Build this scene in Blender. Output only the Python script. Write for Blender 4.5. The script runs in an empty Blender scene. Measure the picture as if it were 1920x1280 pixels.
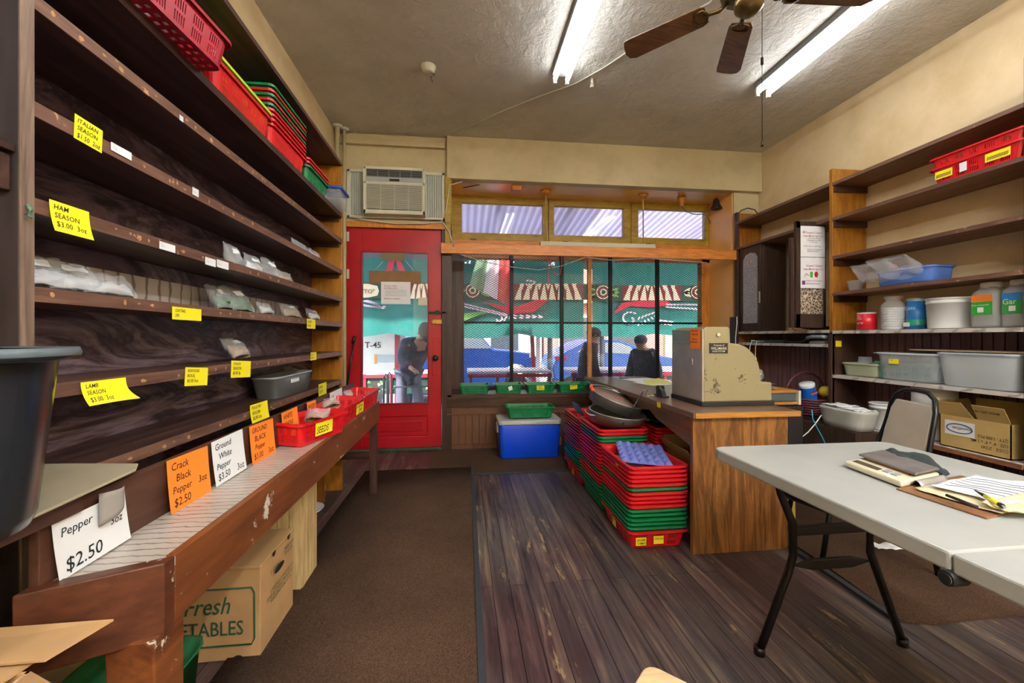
import bpy, bmesh, math, random
from mathutils import Vector, Matrix, Euler, noise
R_ = math.radians
rnd = random.Random(7)
scn = bpy.context.scene
# ------------------------------------------------------------------ camera
YAW = math.atan(90 / 780.0); SN, CS = math.sin(YAW), math.cos(YAW); EYE = 1.2; FOC = 780.0
cam_d = bpy.data.cameras.new('camera'); cam = bpy.data.objects.new('camera', cam_d); scn.collection.objects.link(cam)
cam_d.sensor_width = 36; cam_d.lens = FOC / 1920 * 36; cam_d.shift_y = -8 / 1920; cam_d.clip_start = 0.02; cam_d.clip_end = 300
cam.location = (0, 0, EYE); cam.rotation_euler = (R_(90), 0, -YAW); scn.camera = cam
# ------------------------------------------------------------------ world, sun, exposure
scn.view_settings.view_transform = 'Standard'; scn.view_settings.look = 'None'; scn.view_settings.gamma = 1
scn.view_settings.use_curve_mapping = False; scn.view_settings.exposure = 1.18
wd = bpy.data.worlds.new('world'); scn.world = wd; wd.use_nodes = True
nt = wd.node_tree; bg = nt.nodes['Background']
sky = nt.nodes.new('ShaderNodeTexSky'); sky.sky_type = 'NISHITA'; sky.sun_disc = False
sky.sun_elevation = R_(42); sky.sun_rotation = R_(150); sky.dust_density = 2.5; sky.ozone_density = 1.0
nt.links.new(sky.outputs[0], bg.inputs[0]); bg.inputs[1].default_value = 0.6
sun_d = bpy.data.lights.new('sun', 'SUN'); sun_d.energy = 5.5; sun_d.angle = R_(1.5); sun_d.color = (1, .96, .9)
sun = bpy.data.objects.new('sun', sun_d); scn.collection.objects.link(sun); sun.rotation_euler = (R_(52), R_(8), R_(-28)); sun.location = (0, 8, 9)
TUBE_POWER = 10.0      # emission of the fluorescent tubes near the window
FILL_TUBE_POWER = 92.0  # unseen tubes added behind the camera as front fill
scn.cycles.max_bounces = 10; scn.cycles.diffuse_bounces = 5; scn.cycles.transparent_max_bounces = 24; scn.cycles.transmission_bounces = 8
scn.cycles.sample_clamp_indirect = 6; scn.cycles.use_denoising = True
try: scn.cycles.denoiser = 'OPENIMAGEDENOISE'
except Exception: pass
COL = scn.collection
# ------------------------------------------------------------------ helpers
def seen(x, y, X=None, Y=None, Z=None):
    """the point of a world plane (X=, Y= or Z=) on the line of sight of photo position x, y"""
    r = (x - 960) / FOC; v = (632 - y) / FOC
    D = Vector((SN + r * CS, CS - r * SN, v))
    if X is not None: t = X / D.x
    elif Y is not None: t = Y / D.y
    else: t = (Z - EYE) / D.z
    return Vector((0, 0, EYE)) + D * t
ORG = {}
def tag(o, label, cat, group=None):
    o['label'] = label; o['category'] = cat
    if group: o['group'] = group
    return o
def thing(name, label, cat, loc=(0, 0, 0), rz=0, group=None):
    o = bpy.data.objects.new(name, None); COL.objects.link(o); o.location = loc; o.rotation_euler = (0, 0, rz)
    o.empty_display_size = .05; ORG[o.name] = Vector(loc)
    return tag(o, label, cat, group)
def frame(o, x, up):
    x = Vector(x).normalized(); up = Vector(up).normalized(); n = x.cross(up)
    M = Matrix((x, up, n)).transposed().to_4x4(); M.translation = Vector(o); return M
def T(x, y, z, rx=0, ry=0, rz=0): return Matrix.Translation((x, y, z)) @ Euler((rx, ry, rz)).to_matrix().to_4x4()
_txt = {}
def text_geo(s, size, shear=0.0):
    k = (s, size, shear)
    if k not in _txt:
        cu = bpy.data.curves.new('t', 'FONT'); cu.body = s; cu.size = size; cu.shear = shear; cu.resolution_u = 2; cu.offset = .003 * size; cu.space_line = .95
        ob = bpy.data.objects.new('t', cu); me = ob.to_mesh()
        V = [v.co.copy() for v in me.vertices]; F = [tuple(p.vertices) for p in me.polygons]
        ob.to_mesh_clear(); bpy.data.objects.remove(ob); bpy.data.curves.remove(cu)
        _txt[k] = (V, F)
    return _txt[k]
class MB:
    def __init__(s): s.v = []; s.f = []; s.m = []; s.s = []
    def add(s, V, F, mi=0, M=None, sm=False):
        b = len(s.v); s.v += [(M @ Vector(v)) if M else Vector(v) for v in V]
        s.f += [tuple(b + i for i in f) for f in F]; s.m += [mi] * len(F); s.s += [sm] * len(F); return s
    def box(s, x0, x1, y0, y1, z0, z1, mi=0, M=None):
        V = [(x, y, z) for z in (z0, z1) for y in (y0, y1) for x in (x0, x1)]
        return s.add(V, [(0, 2, 3, 1), (4, 5, 7, 6), (0, 1, 5, 4), (2, 6, 7, 3), (0, 4, 6, 2), (1, 3, 7, 5)], mi, M)
    def cyl(s, p0, p1, r0, r1=None, n=14, mi=0, M=None, sm=True):
        p0 = Vector(p0); p1 = Vector(p1); r1 = r0 if r1 is None else r1; d = (p1 - p0).normalized()
        a = d.orthogonal().normalized(); b = d.cross(a); V = []
        for p, r in ((p0, r0), (p1, r1)):
            for i in range(n):
                t = 2 * math.pi * i / n; V.append(p + (a * math.cos(t) + b * math.sin(t)) * r)
        s.add(V, [(i, (i + 1) % n, n + (i + 1) % n, n + i) for i in range(n)], mi, M, sm)
        return s.add(V, [tuple(range(n))[::-1], tuple(range(n, 2 * n))], mi, M)
    def tube(s, P, r, n=8, mi=0, M=None, closed=False, flat=1.0):
        P = [Vector(p) for p in P]; k = len(P); V = []; up = Vector((.13, .21, .97)).normalized()
        for i, p in enumerate(P):
            q0 = P[(i - 1) % k] if (closed or i) else p; q1 = P[(i + 1) % k] if (closed or i < k - 1) else p
            d = (q1 - q0).normalized(); a = up.cross(d)
            a = a.normalized() if a.length > .05 else d.orthogonal().normalized(); b = d.cross(a)
            rr = r[i] if isinstance(r, (list, tuple)) else r
            for j in range(n):
                t = 2 * math.pi * j / n; V.append(p + a * math.cos(t) * rr + b * math.sin(t) * rr * flat)
        F = []
        for i in range(k if closed else k - 1):
            i2 = (i + 1) % k
            F += [(i * n + j, i * n + (j + 1) % n, i2 * n + (j + 1) % n, i2 * n + j) for j in range(n)]
        s.add(V, F, mi, M, True)
        if not closed: s.add(V[:n], [tuple(range(n))[::-1]], mi, M); s.add(V[-n:], [tuple(range(n))], mi, M)
        return s
    def lathe(s, prof, n=28, mi=0, M=None, sx=1.0, sy=1.0, power=2.0, sm=True):
        V = []
        for r, z in prof:
            for i in range(n):
                t = 2 * math.pi * i / n; c, d = math.cos(t), math.sin(t)
                if power != 2: q = (abs(c) ** power + abs(d) ** power) ** (-1 / power); c *= q; d *= q
                V.append((r * c * sx, r * d * sy, z))
        F = [(i * n + j, i * n + (j + 1) % n, (i + 1) * n + (j + 1) % n, (i + 1) * n + j) for i in range(len(prof) - 1) for j in range(n)]
        return s.add(V, F, mi, M, sm)
    def prism(s, poly, d0, d1, axis='y', mi=0, M=None):
        """poly of 2D points extruded along an axis: y -> (x,z), x -> (y,z), z -> (x,y)"""
        mk = {'y': lambda p, d: (p[0], d, p[1]), 'x': lambda p, d: (d, p[0], p[1]), 'z': lambda p, d: (p[0], p[1], d)}[axis]
        n = len(poly); V = [mk(p, d0) for p in poly] + [mk(p, d1) for p in poly]
        F = [(i, (i + 1) % n, n + (i + 1) % n, n + i) for i in range(n)] + [tuple(range(n))[::-1], tuple(range(n, 2 * n))]
        return s.add(V, F, mi, M)
    def poly(s, P, mi=0, M=None): return s.add(P, [tuple(range(len(P)))], mi, M)
    def text(s, t, size, M, mi=1, shear=0.0, sx=1.0):
        V, F = text_geo(t, size, shear); return s.add([(v.x * sx, v.y, v.z) for v in V], F, mi, M)
    def grid(s, fn, nu, nv, mi=0, M=None, sm=True, skip=None):
        V = [fn(i / nu, j / nv) for j in range(nv + 1) for i in range(nu + 1)]
        F = [(j * (nu + 1) + i, j * (nu + 1) + i + 1, (j + 1) * (nu + 1) + i + 1, (j + 1) * (nu + 1) + i)
             for j in range(nv) for i in range(nu) if not (skip and skip(i, j))]
        return s.add(V, F, mi, M, sm)
    def ball(s, c, r, mi=0, M=None, nu=16, nv=10, fn=None):
        rx, ry, rz = r if isinstance(r, (tuple, list)) else (r, r, r); V = []
        for j in range(nv + 1):
            ph = math.pi * j / nv
            for i in range(nu):
                t = 2 * math.pi * i / nu; p = Vector((math.sin(ph) * math.cos(t), math.sin(ph) * math.sin(t), math.cos(ph)))
                k = fn(p) if fn else 1
                V.append((c[0] + p.x * rx * k, c[1] + p.y * ry * k, c[2] + p.z * rz * k))
        F = [(j * nu + i, (j + 1) * nu + i, (j + 1) * nu + (i + 1) % nu, j * nu + (i + 1) % nu) for j in range(nv) for i in range(nu)]
        return s.add(V, F, mi, M, True)
    def mesh(s, name, mats, off=Vector((0, 0, 0)), fix=True):
        me = bpy.data.meshes.new(name); me.from_pydata([v - off for v in s.v], [], s.f)
        for m in (mats if isinstance(mats, (list, tuple)) else [mats]): me.materials.append(m)
        for p, mi, sm in zip(me.polygons, s.m, s.s): p.material_index = mi; p.use_smooth = sm
        if fix:
            b = bmesh.new(); b.from_mesh(me); bmesh.ops.remove_doubles(b, verts=b.verts, dist=1e-5); bmesh.ops.recalc_face_normals(b, faces=b.faces); b.to_mesh(me); b.free()
        me.update(); return me
    def build(s, name, mats, parent=None, local=False, bevel=0, solid=0, kind=None, subsurf=0, fix=True, seg=2):
        if parent is None:
            xs = [v.x for v in s.v]; ys = [v.y for v in s.v]; off = Vector(((min(xs) + max(xs)) / 2, (min(ys) + max(ys)) / 2, min(v.z for v in s.v)))
        else: off = Vector((0, 0, 0)) if local else ORG[parent.name]
        o = bpy.data.objects.new(name, s.mesh(name, mats, off, fix)); COL.objects.link(o)
        if parent is None: o.location = off; ORG[o.name] = off
        else: o.parent = parent; ORG[o.name] = Vector((0, 0, 0)) if local else ORG[parent.name]
        if parent is not None and parent.parent is None and parent.type == 'MESH': pass
        if kind: o['kind'] = kind
        if solid: m = o.modifiers.new('s', 'SOLIDIFY'); m.thickness = solid; m.offset = 0
        if subsurf: m = o.modifiers.new('u', 'SUBSURF'); m.levels = m.render_levels = subsurf
        if bevel: m = o.modifiers.new('b', 'BEVEL'); m.width = bevel; m.segments = seg; m.limit_method = 'ANGLE'; m.angle_limit = R_(35)
        return o
def copy_tree(o, parent=None):
    c = o.copy(); COL.objects.link(c); c.parent = parent
    for ch in o.children: copy_tree(ch, c)
    return c
# ------------------------------------------------------------------ materials
def lin(h):
    if not isinstance(h, str): return (*h, 1) if len(h) == 3 else h
    c = [int(h[i:i + 2], 16) / 255 for i in (0, 2, 4)]
    return tuple(x / 12.92 if x <= .04045 else ((x + .055) / 1.055) ** 2.4 for x in c) + (1,)
MT = {}
class NB:
    def __init__(s, name):
        s.m = bpy.data.materials.new(name); s.m.use_nodes = True; s.t = s.m.node_tree; s.p = s.t.nodes['Principled BSDF']; s.tc = s.t.nodes.new('ShaderNodeTexCoord'); MT[name] = s.m
    def n(s, t, **k):
        x = s.t.nodes.new('ShaderNode' + t)
        for a, b in k.items(): setattr(x, a, b)
        return x
    def l(s, a, b): s.t.links.new(a, b)
    def mp(s, sc=(1, 1, 1), rot=(0, 0, 0), loc=(0, 0, 0)):
        m = s.n('Mapping'); m.inputs['Scale'].default_value = sc; m.inputs['Rotation'].default_value = rot; m.inputs['Location'].default_value = loc
        s.l(s.tc.outputs['Object'], m.inputs[0]); return m.outputs[0]
    def noise(s, vec, scale, detail=4, rough=.55, dist=0):
        x = s.n('TexNoise'); x.inputs['Scale'].default_value = scale; x.inputs['Detail'].default_value = detail; x.inputs['Roughness'].default_value = rough; x.inputs['Distortion'].default_value = dist
        s.l(vec, x.inputs['Vector']); return x.outputs[0]
    def ramp(s, fac, stops):
        x = s.n('ValToRGB'); e = x.color_ramp.elements
        while len(e) < len(stops): e.new(.5)
        for i, (p, c) in enumerate(stops): e[i].position = p; e[i].color = lin(c)
        s.l(fac, x.inputs[0]); return x.outputs[0]
    def mix(s, f, a, b, bt='MIX'):
        x = s.n('Mix', data_type='RGBA', blend_type=bt)
        if isinstance(f, (int, float)): x.inputs[0].default_value = f
        else: s.l(f, x.inputs[0])
        for v, i in ((a, 6), (b, 7)):
            if hasattr(v, 'links'): s.l(v, x.inputs[i])
            else: x.inputs[i].default_value = lin(v)
        return x.outputs[2]
    def bump(s, h, st, dist=.01):
        x = s.n('Bump'); x.inputs['Strength'].default_value = st; x.inputs['Distance'].default_value = dist; s.l(h, x.inputs['Height']); s.l(x.outputs[0], s.p.inputs['Normal'])
    def fin(s, col=None, rough=.5, metal=0, spec=.5, **k):
        if col is not None:
            if hasattr(col, 'links'): s.l(col, s.p.inputs['Base Color'])
            else: s.p.inputs['Base Color'].default_value = lin(col)
        s.p.inputs['Roughness'].default_value = rough; s.p.inputs['Metallic'].default_value = metal; s.p.inputs['Specular IOR Level'].default_value = spec
        for a, b in k.items(): s.p.inputs[a.replace('_', ' ')].default_value = b
        return s.m
BK = (0, 0, 0)
def flat(name, col, rough=.5, metal=0, var=.12, sc=9, bump=0, bsc=60, spec=.5, **k):
    if name in MT: return MT[name]
    b = NB(name); c = lin(col); d = tuple(x * (1 - var) for x in c[:3]); v = b.mp()
    nz = b.noise(v, sc, 5); cc = b.mix(b.ramp(nz, [(.35, (0, 0, 0)), (.7, (1, 1, 1))]), c, d)
    if bump: b.bump(b.noise(v, bsc, 4), bump)
    return b.fin(cc, rough, metal, spec, **k)
def wood(name, cols, axis='y', sc=7, rough=.45, ratio=14, chips=None, bump=.15, spec=.4, dist=1.6, chipsc=6, chipt=.66):
    b = NB(name); k = {'x': (1 / ratio, 1, 1), 'y': (1, 1 / ratio, 1), 'z': (1, 1, 1 / ratio)}[axis]
    v = b.mp(k); g = b.noise(v, sc, 7, .62, dist); st = [(.28 + .44 * i / (len(cols) - 1), c) for i, c in enumerate(cols)]
    c = b.ramp(g, st); f = b.noise(v, sc * 9, 3, .6, .3); c = b.mix(.45, c, b.ramp(f, [(.35, (.35, .35, .35)), (.62, (1.0, 1.0, 1.0))]), 'MULTIPLY')
    if chips:
        q = b.noise(b.mp(), chipsc, 8, .72); c = b.mix(b.ramp(q, [(chipt, (0, 0, 0)), (chipt + .02, (1, 1, 1))]), c, chips)
    b.bump(f, bump, .003); return b.fin(c, rough, 0, spec)
def thin_glass(name, tint=(.95, .98, 1), refl=1.45, rough=0.0, haze=0.0, hazecol=(.8, .8, .8)):
    b = NB(name); tr = b.n('BsdfTransparent'); tr.inputs[0].default_value = lin(tint); gl = b.n('BsdfGlossy'); gl.inputs['Roughness'].default_value = rough
    fr = b.n('Fresnel'); fr.inputs[0].default_value = refl; mx = b.n('MixShader'); b.l(fr.outputs[0], mx.inputs[0]); b.l(tr.outputs[0], mx.inputs[1]); b.l(gl.outputs[0], mx.inputs[2])
    out = mx.outputs[0]
    if haze:
        df = b.n('BsdfDiffuse'); df.inputs[0].default_value = lin(hazecol); m2 = b.n('MixShader')
        nz = b.noise(b.mp(), 7, 5, .6); mu = b.n('Math', operation='MULTIPLY'); b.l(nz, mu.inputs[0]); mu.inputs[1].default_value = haze * 2
        b.l(mu.outputs[0], m2.inputs[0]); b.l(out, m2.inputs[1]); b.l(df.outputs[0], m2.inputs[2]); out = m2.outputs[0]
    b.l(out, b.t.nodes['Material Output'].inputs[0]); return b.m
def emit(name, col, st):
    b = NB(name); b.p.inputs['Base Color'].default_value = (.9, .9, .9, 1); b.p.inputs['Emission Color'].default_value = lin(col); b.p.inputs['Emission Strength'].default_value = st; return b.m
DK = wood('dark_shelf_wood', ['1c110d', '3c2620', '5a3f3a', '33211b'], 'y', 5, .42, 16)
DKX = wood('dark_shelf_wood_across', ['1c110d', '3c2620', '55392f', '33211b'], 'x', 5, .42, 12)
DKZ = wood('dark_shelf_wood_upright', ['1d1411', '3b2822', '4c352c', '2c1d18'], 'z', 5, .42, 12)
EDGE = wood('scuffed_brown_edge', ['4a3128', '6b4c3e', '7c5d4c'], 'y', 9, .45, 10, chips='b98d5e', chipsc=15, chipt=.625)
BACKW = wood('purple_brown_panel', ['140b0e', '2a1a1f', '6a5460', '2f1d23', '83707a', '3a262d', '6d5862'], 'y', 5.5, .45, 5, dist=1.6)
WARMZ = wood('warm_stained_panel', ['4c2a10', '8a5518', 'a66e22', '70421a'], 'z', 4, .35, 7)
WARMX = wood('warm_stained_boards', ['5e3d2c', '8c5f45', '73492f', '9a6c4e'], 'y', 6, .42, 12)
BENCHW = wood('scratched_bench_wood', ['3b1f12', '6a3a20', '7c4826', '4a2818'], 'y', 5, .38, 11, chips='c8bfae', chipsc=7, chipt=.60)
BENCHX = wood('scratched_bench_end', ['33190f', '5a3220', '44261a'], 'x', 5, .38, 11, chips='a89c8c', chipsc=9, chipt=.63)
DESKW = wood('oak_laminate', ['553619', '7d5429', '8f6336', '64401f', '86592f', '98693c', '6b4623'], 'z', 5, .3, 9, dist=2.4)
DESKT = wood('walnut_laminate', ['4e3a31', '75594b', '665046'], 'y', 8, .3, 16)
OAKE = wood('oak_edge', ['7c4f1f', 'b8813c', '946427'], 'x', 9, .35, 12)
BEAD = wood('dark_bead_board', ['4a3022', '704c36', '5c3e2c'], 'z', 9, .4, 12)
BEADP = wood('purple_bead_board', ['55393f', '7d5c64', '694b52'], 'z', 9, .4, 12)
def marble(name, c1, c2, c3, sc, dire, wsc, dist):
    b = NB(name); w = b.n('TexWave'); w.bands_direction = dire; w.inputs['Scale'].default_value = wsc; w.inputs['Distortion'].default_value = dist; w.inputs['Detail'].default_value = 3; w.inputs['Detail Scale'].default_value = 1.1; w.inputs['Detail Roughness'].default_value = .6
    b.l(b.mp(sc), w.inputs['Vector']); q = b.noise(b.mp(), 5, 6); c = b.mix(1, b.ramp(w.outputs[1], [(0, c3), (.05, c2), (.16, c1), (1, c1)]), b.ramp(q, [(.4, (1, 1, 1)), (.8, (.74, .68, .6))]), 'MULTIPLY'); return b.fin(c, .35)
MARB = marble('veined_shelf_paper', 'b5aea6', '9c9084', '75685a', (1, 1, 1), 'Y', 11, 4.0)
MARBR = marble('veined_counter_paper', 'c4c0bc', 'aaa5a0', '8f8a84', (1, 1, 1), 'DIAGONAL', 4, 9)
PAPERB = marble('curved_line_shelf_liner', 'c3bdbb', '9a8f89', '77695f', (1, 1, 1), 'Y', 5, 3.5)
MESHBLK = flat('black_metal', '17181a', .45, .6)
BLK = flat('black_plastic', '1b1c1e', .4)
RED = flat('red_plastic', 'd01a22', .32, var=.15)
REDD = flat('dark_or_shaded_red_plastic', 'a0182a', .35, var=.15)
GRN = flat('green_plastic', '0b7a45', .32, var=.15)
YEL = flat('yellow_green_plastic', 'b9d62a', .35)
CARDY = flat('yellow_card', 'f0e312', .7, var=.05, sc=3)
CARDO = flat('orange_card', 'ff8420', .7, var=.05, sc=3)
CARDW = flat('white_card', 'dfe3e6', .7, var=.06, sc=3)
INK = flat('black_ink', '14161a', .8)
PALE = flat('white_paper', 'e6e8ea', .75, var=.08, sc=14)
STEEL = flat('worn_steel', 'a9acaa', .35, .4, var=.3, sc=5)
CHROME = flat('bright_chrome', 'd0d0d0', .15, 1)
CREAM = flat('cream_plastic', 'cdcbb6', .5, var=.1)
WHT = flat('white_plastic', 'dcdfe0', .35, var=.08)
GRY = flat('grey_plastic', '8d949b', .4)
CB = flat('corrugated_cardboard', 'b08a5c', .85, var=.18, sc=6, bump=.1, bsc=30)
CBD = flat('brown_cardboard', '8d6b45', .85, var=.2, sc=6, bump=.1, bsc=30)
GINK = flat('green_ink', '1c4f35', .8)
def translucent(name, col, a, rough=.15):
    b = NB(name); tr = b.n('BsdfTransparent'); tr.inputs[0].default_value = (1, 1, 1, 1); mx = b.n('MixShader'); mx.inputs[0].default_value = a
    b.fin(col, rough); b.l(tr.outputs[0], mx.inputs[1]); b.l(b.p.outputs[0], mx.inputs[2]); b.l(mx.outputs[0], b.t.nodes['Material Output'].inputs[0]); return b.m
CLEARP = translucent('clear_plastic', 'c9d2d8', .34); FROST = translucent('frosted_plastic', 'dde6ea', .42, .22); BLUEP = translucent('blue_clear_plastic', '5a86d8', .55)
BAGP = translucent('plastic_bag_film', 'e6eaee', .26, .06); CLEARD = translucent('jar_plastic', 'cfd2cf', .25, .08)
# ------------------------------------------------------------------ the shop's shell
LX, RX, FY, WY, BY, CZ = -1.32, 3.42, 4.5, 5.0, -3.0, 3.33
def m_floor():
    b = NB('old_floor_boards'); v = b.mp((1, 1, 1), (0, 0, R_(90)))
    br = b.n('TexBrick'); br.offset = .37; br.inputs['Scale'].default_value = 1; br.inputs['Brick Width'].default_value = 2.3; br.inputs['Row Height'].default_value = .083
    br.inputs['Mortar Size'].default_value = .0022; br.inputs['Mortar Smooth'].default_value = .3; br.inputs['Color1'].default_value = (1, 1, 1, 1); br.inputs['Color2'].default_value = (.55, .55, .6, 1); br.inputs['Mortar'].default_value = (.03, .025, .02, 1)
    b.l(v, br.inputs['Vector']); g = b.noise(b.mp((1, .06, 1)), 22, 6, .65, 1.2); patch = b.noise(b.mp(), 1.1, 5, .6)
    c = b.ramp(g, [(.28, '1f1b1c'), (.42, '4a4344'), (.55, '5f5550'), (.68, '8a755a')]); c2 = b.ramp(g, [(.28, '1d1415'), (.5, '4b3334'), (.7, '755c52')])
    c = b.mix(b.ramp(patch, [(.42, (0, 0, 0)), (.62, (1, 1, 1))]), c, c2); c = b.mix(1, c, br.outputs[0], 'MULTIPLY')
    w = b.noise(b.mp((1, .22, 1)), 13, 8, .75); c = b.mix(b.ramp(w, [(.60, (0, 0, 0)), (.66, (.9, .9, .9))]), c, '9c8258')
    b.bump(b.mix(.5, br.outputs[0], g), .25, .004); return b.fin(c, .42, 0, .45)
def m_plaster(name, cols, sc=2.2, bump=.3, rough=.6):
    b = NB(name); n1 = b.noise(b.mp(), sc, 6, .6); c = b.ramp(n1, [(.3, cols[0]), (.55, cols[1]), (.75, cols[2])])
    r1 = b.noise(b.mp(), 7, 10, .68, .35); b.bump(r1, bump, .07); return b.fin(c, rough, 0, .4)
FLOORM = m_floor(); CEILM = m_plaster('rough_painted_plaster', ['bdb7ad', 'd2ccc1', 'c3bcae'], 1.6, .75, .4)
WALLM = m_plaster('tan_wall_paint', ['c4ac80', 'd5bf97', 'cbb389'], 2.5, .12, .5); WALLD = m_plaster('cream_trim_paint', ['ada07c', 'bfb18a', 'b5a680'], 3, .08, .5)
ORNG = wood('orange_painted_wood', ['b5692a', 'd98a3e', 'cb7a35'], 'x', 5, .4, 6, chips='5b2f1a', chipsc=14, chipt=.72)
ORNZ = wood('orange_painted_post', ['a9671f', 'cf8a3a', 'be7a2d'], 'z', 5, .4, 6)
OCH = wood('ochre_window_paint', ['8f7416', 'b0912a', 'a18322'], 'x', 6, .45, 5)
REDP = flat('red_door_paint', 'b00d1e', .35, var=.2, sc=4, bump=.05)
def st(name, mb, mats, bevel=0, **k): return mb.build(name, mats, None, bevel=bevel, kind='structure', **k)
st('floor', MB().box(LX - .1, RX + .1, BY, WY + .3, -.12, 0), FLOORM)
st('ceiling', MB().box(LX - .1, RX + .1, BY, FY + .1, CZ, CZ + .1), CEILM)
st('wall_left', MB().box(LX - .1, LX, BY, FY + .1, 0, CZ), WALLM)
st('wall_right', MB().box(RX, RX + .1, BY, FY + .1, 0, CZ), WALLM)
st('wall_back', MB().box(LX, RX, BY - .1, BY, 0, CZ), WALLM)
# front wall pieces: over the door, beside the door, right of the bay
st('wall_front', MB().box(LX, -.18, FY, FY + .12, 2.40, CZ).box(LX, -1.27, FY, FY + .12, 0, 2.4).box(-.18, RX, FY - .06, FY + .04, 2.88, CZ).box(3.11, RX, FY, FY + .12, 0, 2.9), WALLD, .004)
m = MB().box(LX, -.2, FY - .05, FY, 3.20, 3.26).box(LX, -.2, FY - .035, FY, 3.26, 3.30)
st('trim_1', m, WALLD, .006)
# the window bay
st('wall_bay', MB().box(-.2, 3.14, FY + .04, WY + .12, 2.88, 2.96).box(3.10, 3.2, FY + .02, WY + .1, .5, 2.9).box(-.26, -.18, FY + .12, WY + .1, .5, 2.9), flat('orange_bay_paint', 'eeb468', .28, var=.12, sc=3))
st('trim_2', MB().box(-.24, 3.1, FY - .09, FY - .05, 2.08, 2.19), ORNG, .004)                 # beam across the bay
st('trim_3', MB().box(-.18, 3.10, FY - .02, WY + .02, .545, .585).box(-.18, 3.10, FY - .03, FY + .02, .45, .56), wood('dark_sill_wood', ['2e1d13', '4e3323', '3c2719'], 'x', 6, .35, 10), .004)
m = MB()
for i in range(44):
    x0 = -.13 + i * .0735; m.box(x0, x0 + .069, FY - .012, FY + .04, .05, .37)
m.box(-.18, 3.10, FY, FY + .05, 0, .5).box(-.18, 3.1, FY - .022, FY, .37, .385).box(-.18, 3.1, FY - .018, FY, .435, .45).box(-.18, 3.1, FY - .012, FY, .385, .435)
st('wall_under_window', m, BEAD, .002)
# beadboard on the right wall
m = MB()
for i in range(58):
    y0 = 1.0 + i * .060; m.box(RX - .02, RX, y0, y0 + .052, 0, 1.24)
m.box(RX - .008, RX, .8, FY, 0, 1.24)
st('wall_wainscot', m, BEADP, .002)
# door frame
m = MB().box(-1.27, -1.215, FY - .03, FY + .12, 0, 2.40).box(-1.27, -.13, FY - .03, FY + .12, 2.345, 2.405)
st('trim_4', m, ORNZ, .004)
m = MB().box(-.235, -.13, FY - .02, FY + .12, 0, 2.345); st('trim_5', m, DKZ, .004)
m = MB().box(-.20, -.14, FY - .05, FY - .02, 2.19, 2.95).box(-.17, -.13, FY - .03, FY, 2.35, 2.9); st('trim_6', m, OCH, .004)
# the window: frame, bars, mesh, panes
win = bpy.data.objects.new('window_1', None); COL.objects.link(win); win.location = (1.5, WY, .585); ORG['window_1'] = Vector(win.location); win['kind'] = 'structure'
gx0, gx1, gz0, gz1 = .0, 2.99, .60, 2.20
MB().box(-.18, gx0, WY - .05, WY + .06, .585, 2.22).build('window_frame', DKZ, win, bevel=.004)
MB().box(gx1, 3.1, WY - .04, WY + .06, .585, 2.22).build('window_frame', ORNZ, win, bevel=.004)
MB().box(-.18, 3.1, WY - .04, WY + .06, 2.14, 2.36).build('window_rail', ORNG, win, bevel=.004)
MB().box(-.18, 3.1, WY - .04, WY + .06, .585, .62).build('window_rail', DKX, win, bevel=.004)
GLASS = thin_glass('window_glass', (.96, .98, 1), 1.45, 0, .035, (.75, .82, .95))
GLASD = thin_glass('street_dusty_glass', (.93, .93, 1), 1.5, 0, .05, (.62, .62, .85))
MB().box(gx0, gx1, WY + .045, WY + .05, .6, 2.2).build('glass_pane', GLASS, win)
for i, px in enumerate((959, 1053, 1144, 1232)):
    X = seen(px, 600, Y=WY - .06).x; MB().box(X - .022, X + .022, WY - .08, WY - .045, .585, 2.2).build('security_bar', MESHBLK, win, bevel=.003)
X = seen(1104, 600, Y=WY).x
MB().box(X - .025, X + .025, WY - .045, WY + .0, .585, 2.2).build('wooden_mullion', ORNZ, win, bevel=.003)
z = seen(1050, 605, Y=WY - .05).z; MB().box(gx0, gx1, WY - .055, WY - .045, z - .012, z + .012).build('cross_bar', MESHBLK, win)
dw, dh = .0425, .0275; m = MB(); slope = dh / dw; W_, H_ = gx1 - gx0, gz1 - gz0
for sgn in (1, -1):
    c = -H_ / slope if sgn > 0 else 0
    end = W_ if sgn > 0 else W_ + H_ / slope
    while c < end:
        xa, xb = (max(0, c), min(W_, c + H_ / slope)) if sgn > 0 else (max(0, c - H_ / slope), min(W_, c))
        if xb - xa > .01:
            za = (xa - c) * slope if sgn > 0 else (c - xa) * slope; zb = (xb - c) * slope if sgn > 0 else (c - xb) * slope
            a = Vector((gx0 + xa, WY - .04, gz0 + za)); b_ = Vector((gx0 + xb, WY - .04, gz0 + zb)); d = (b_ - a).normalized(); nn = Vector((-d.z, 0, d.x)) * .0021; yy = Vector((0, .0015, 0))
            m.add([a - nn - yy, a + nn - yy, a + nn + yy, a - nn + yy, b_ - nn - yy, b_ + nn - yy, b_ + nn + yy, b_ - nn + yy], [(0, 1, 5, 4), (1, 2, 6, 5), (2, 3, 7, 6), (3, 0, 4, 7)])
        c += dw
m.build('security_mesh', MESHBLK, win, fix=False)
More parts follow.
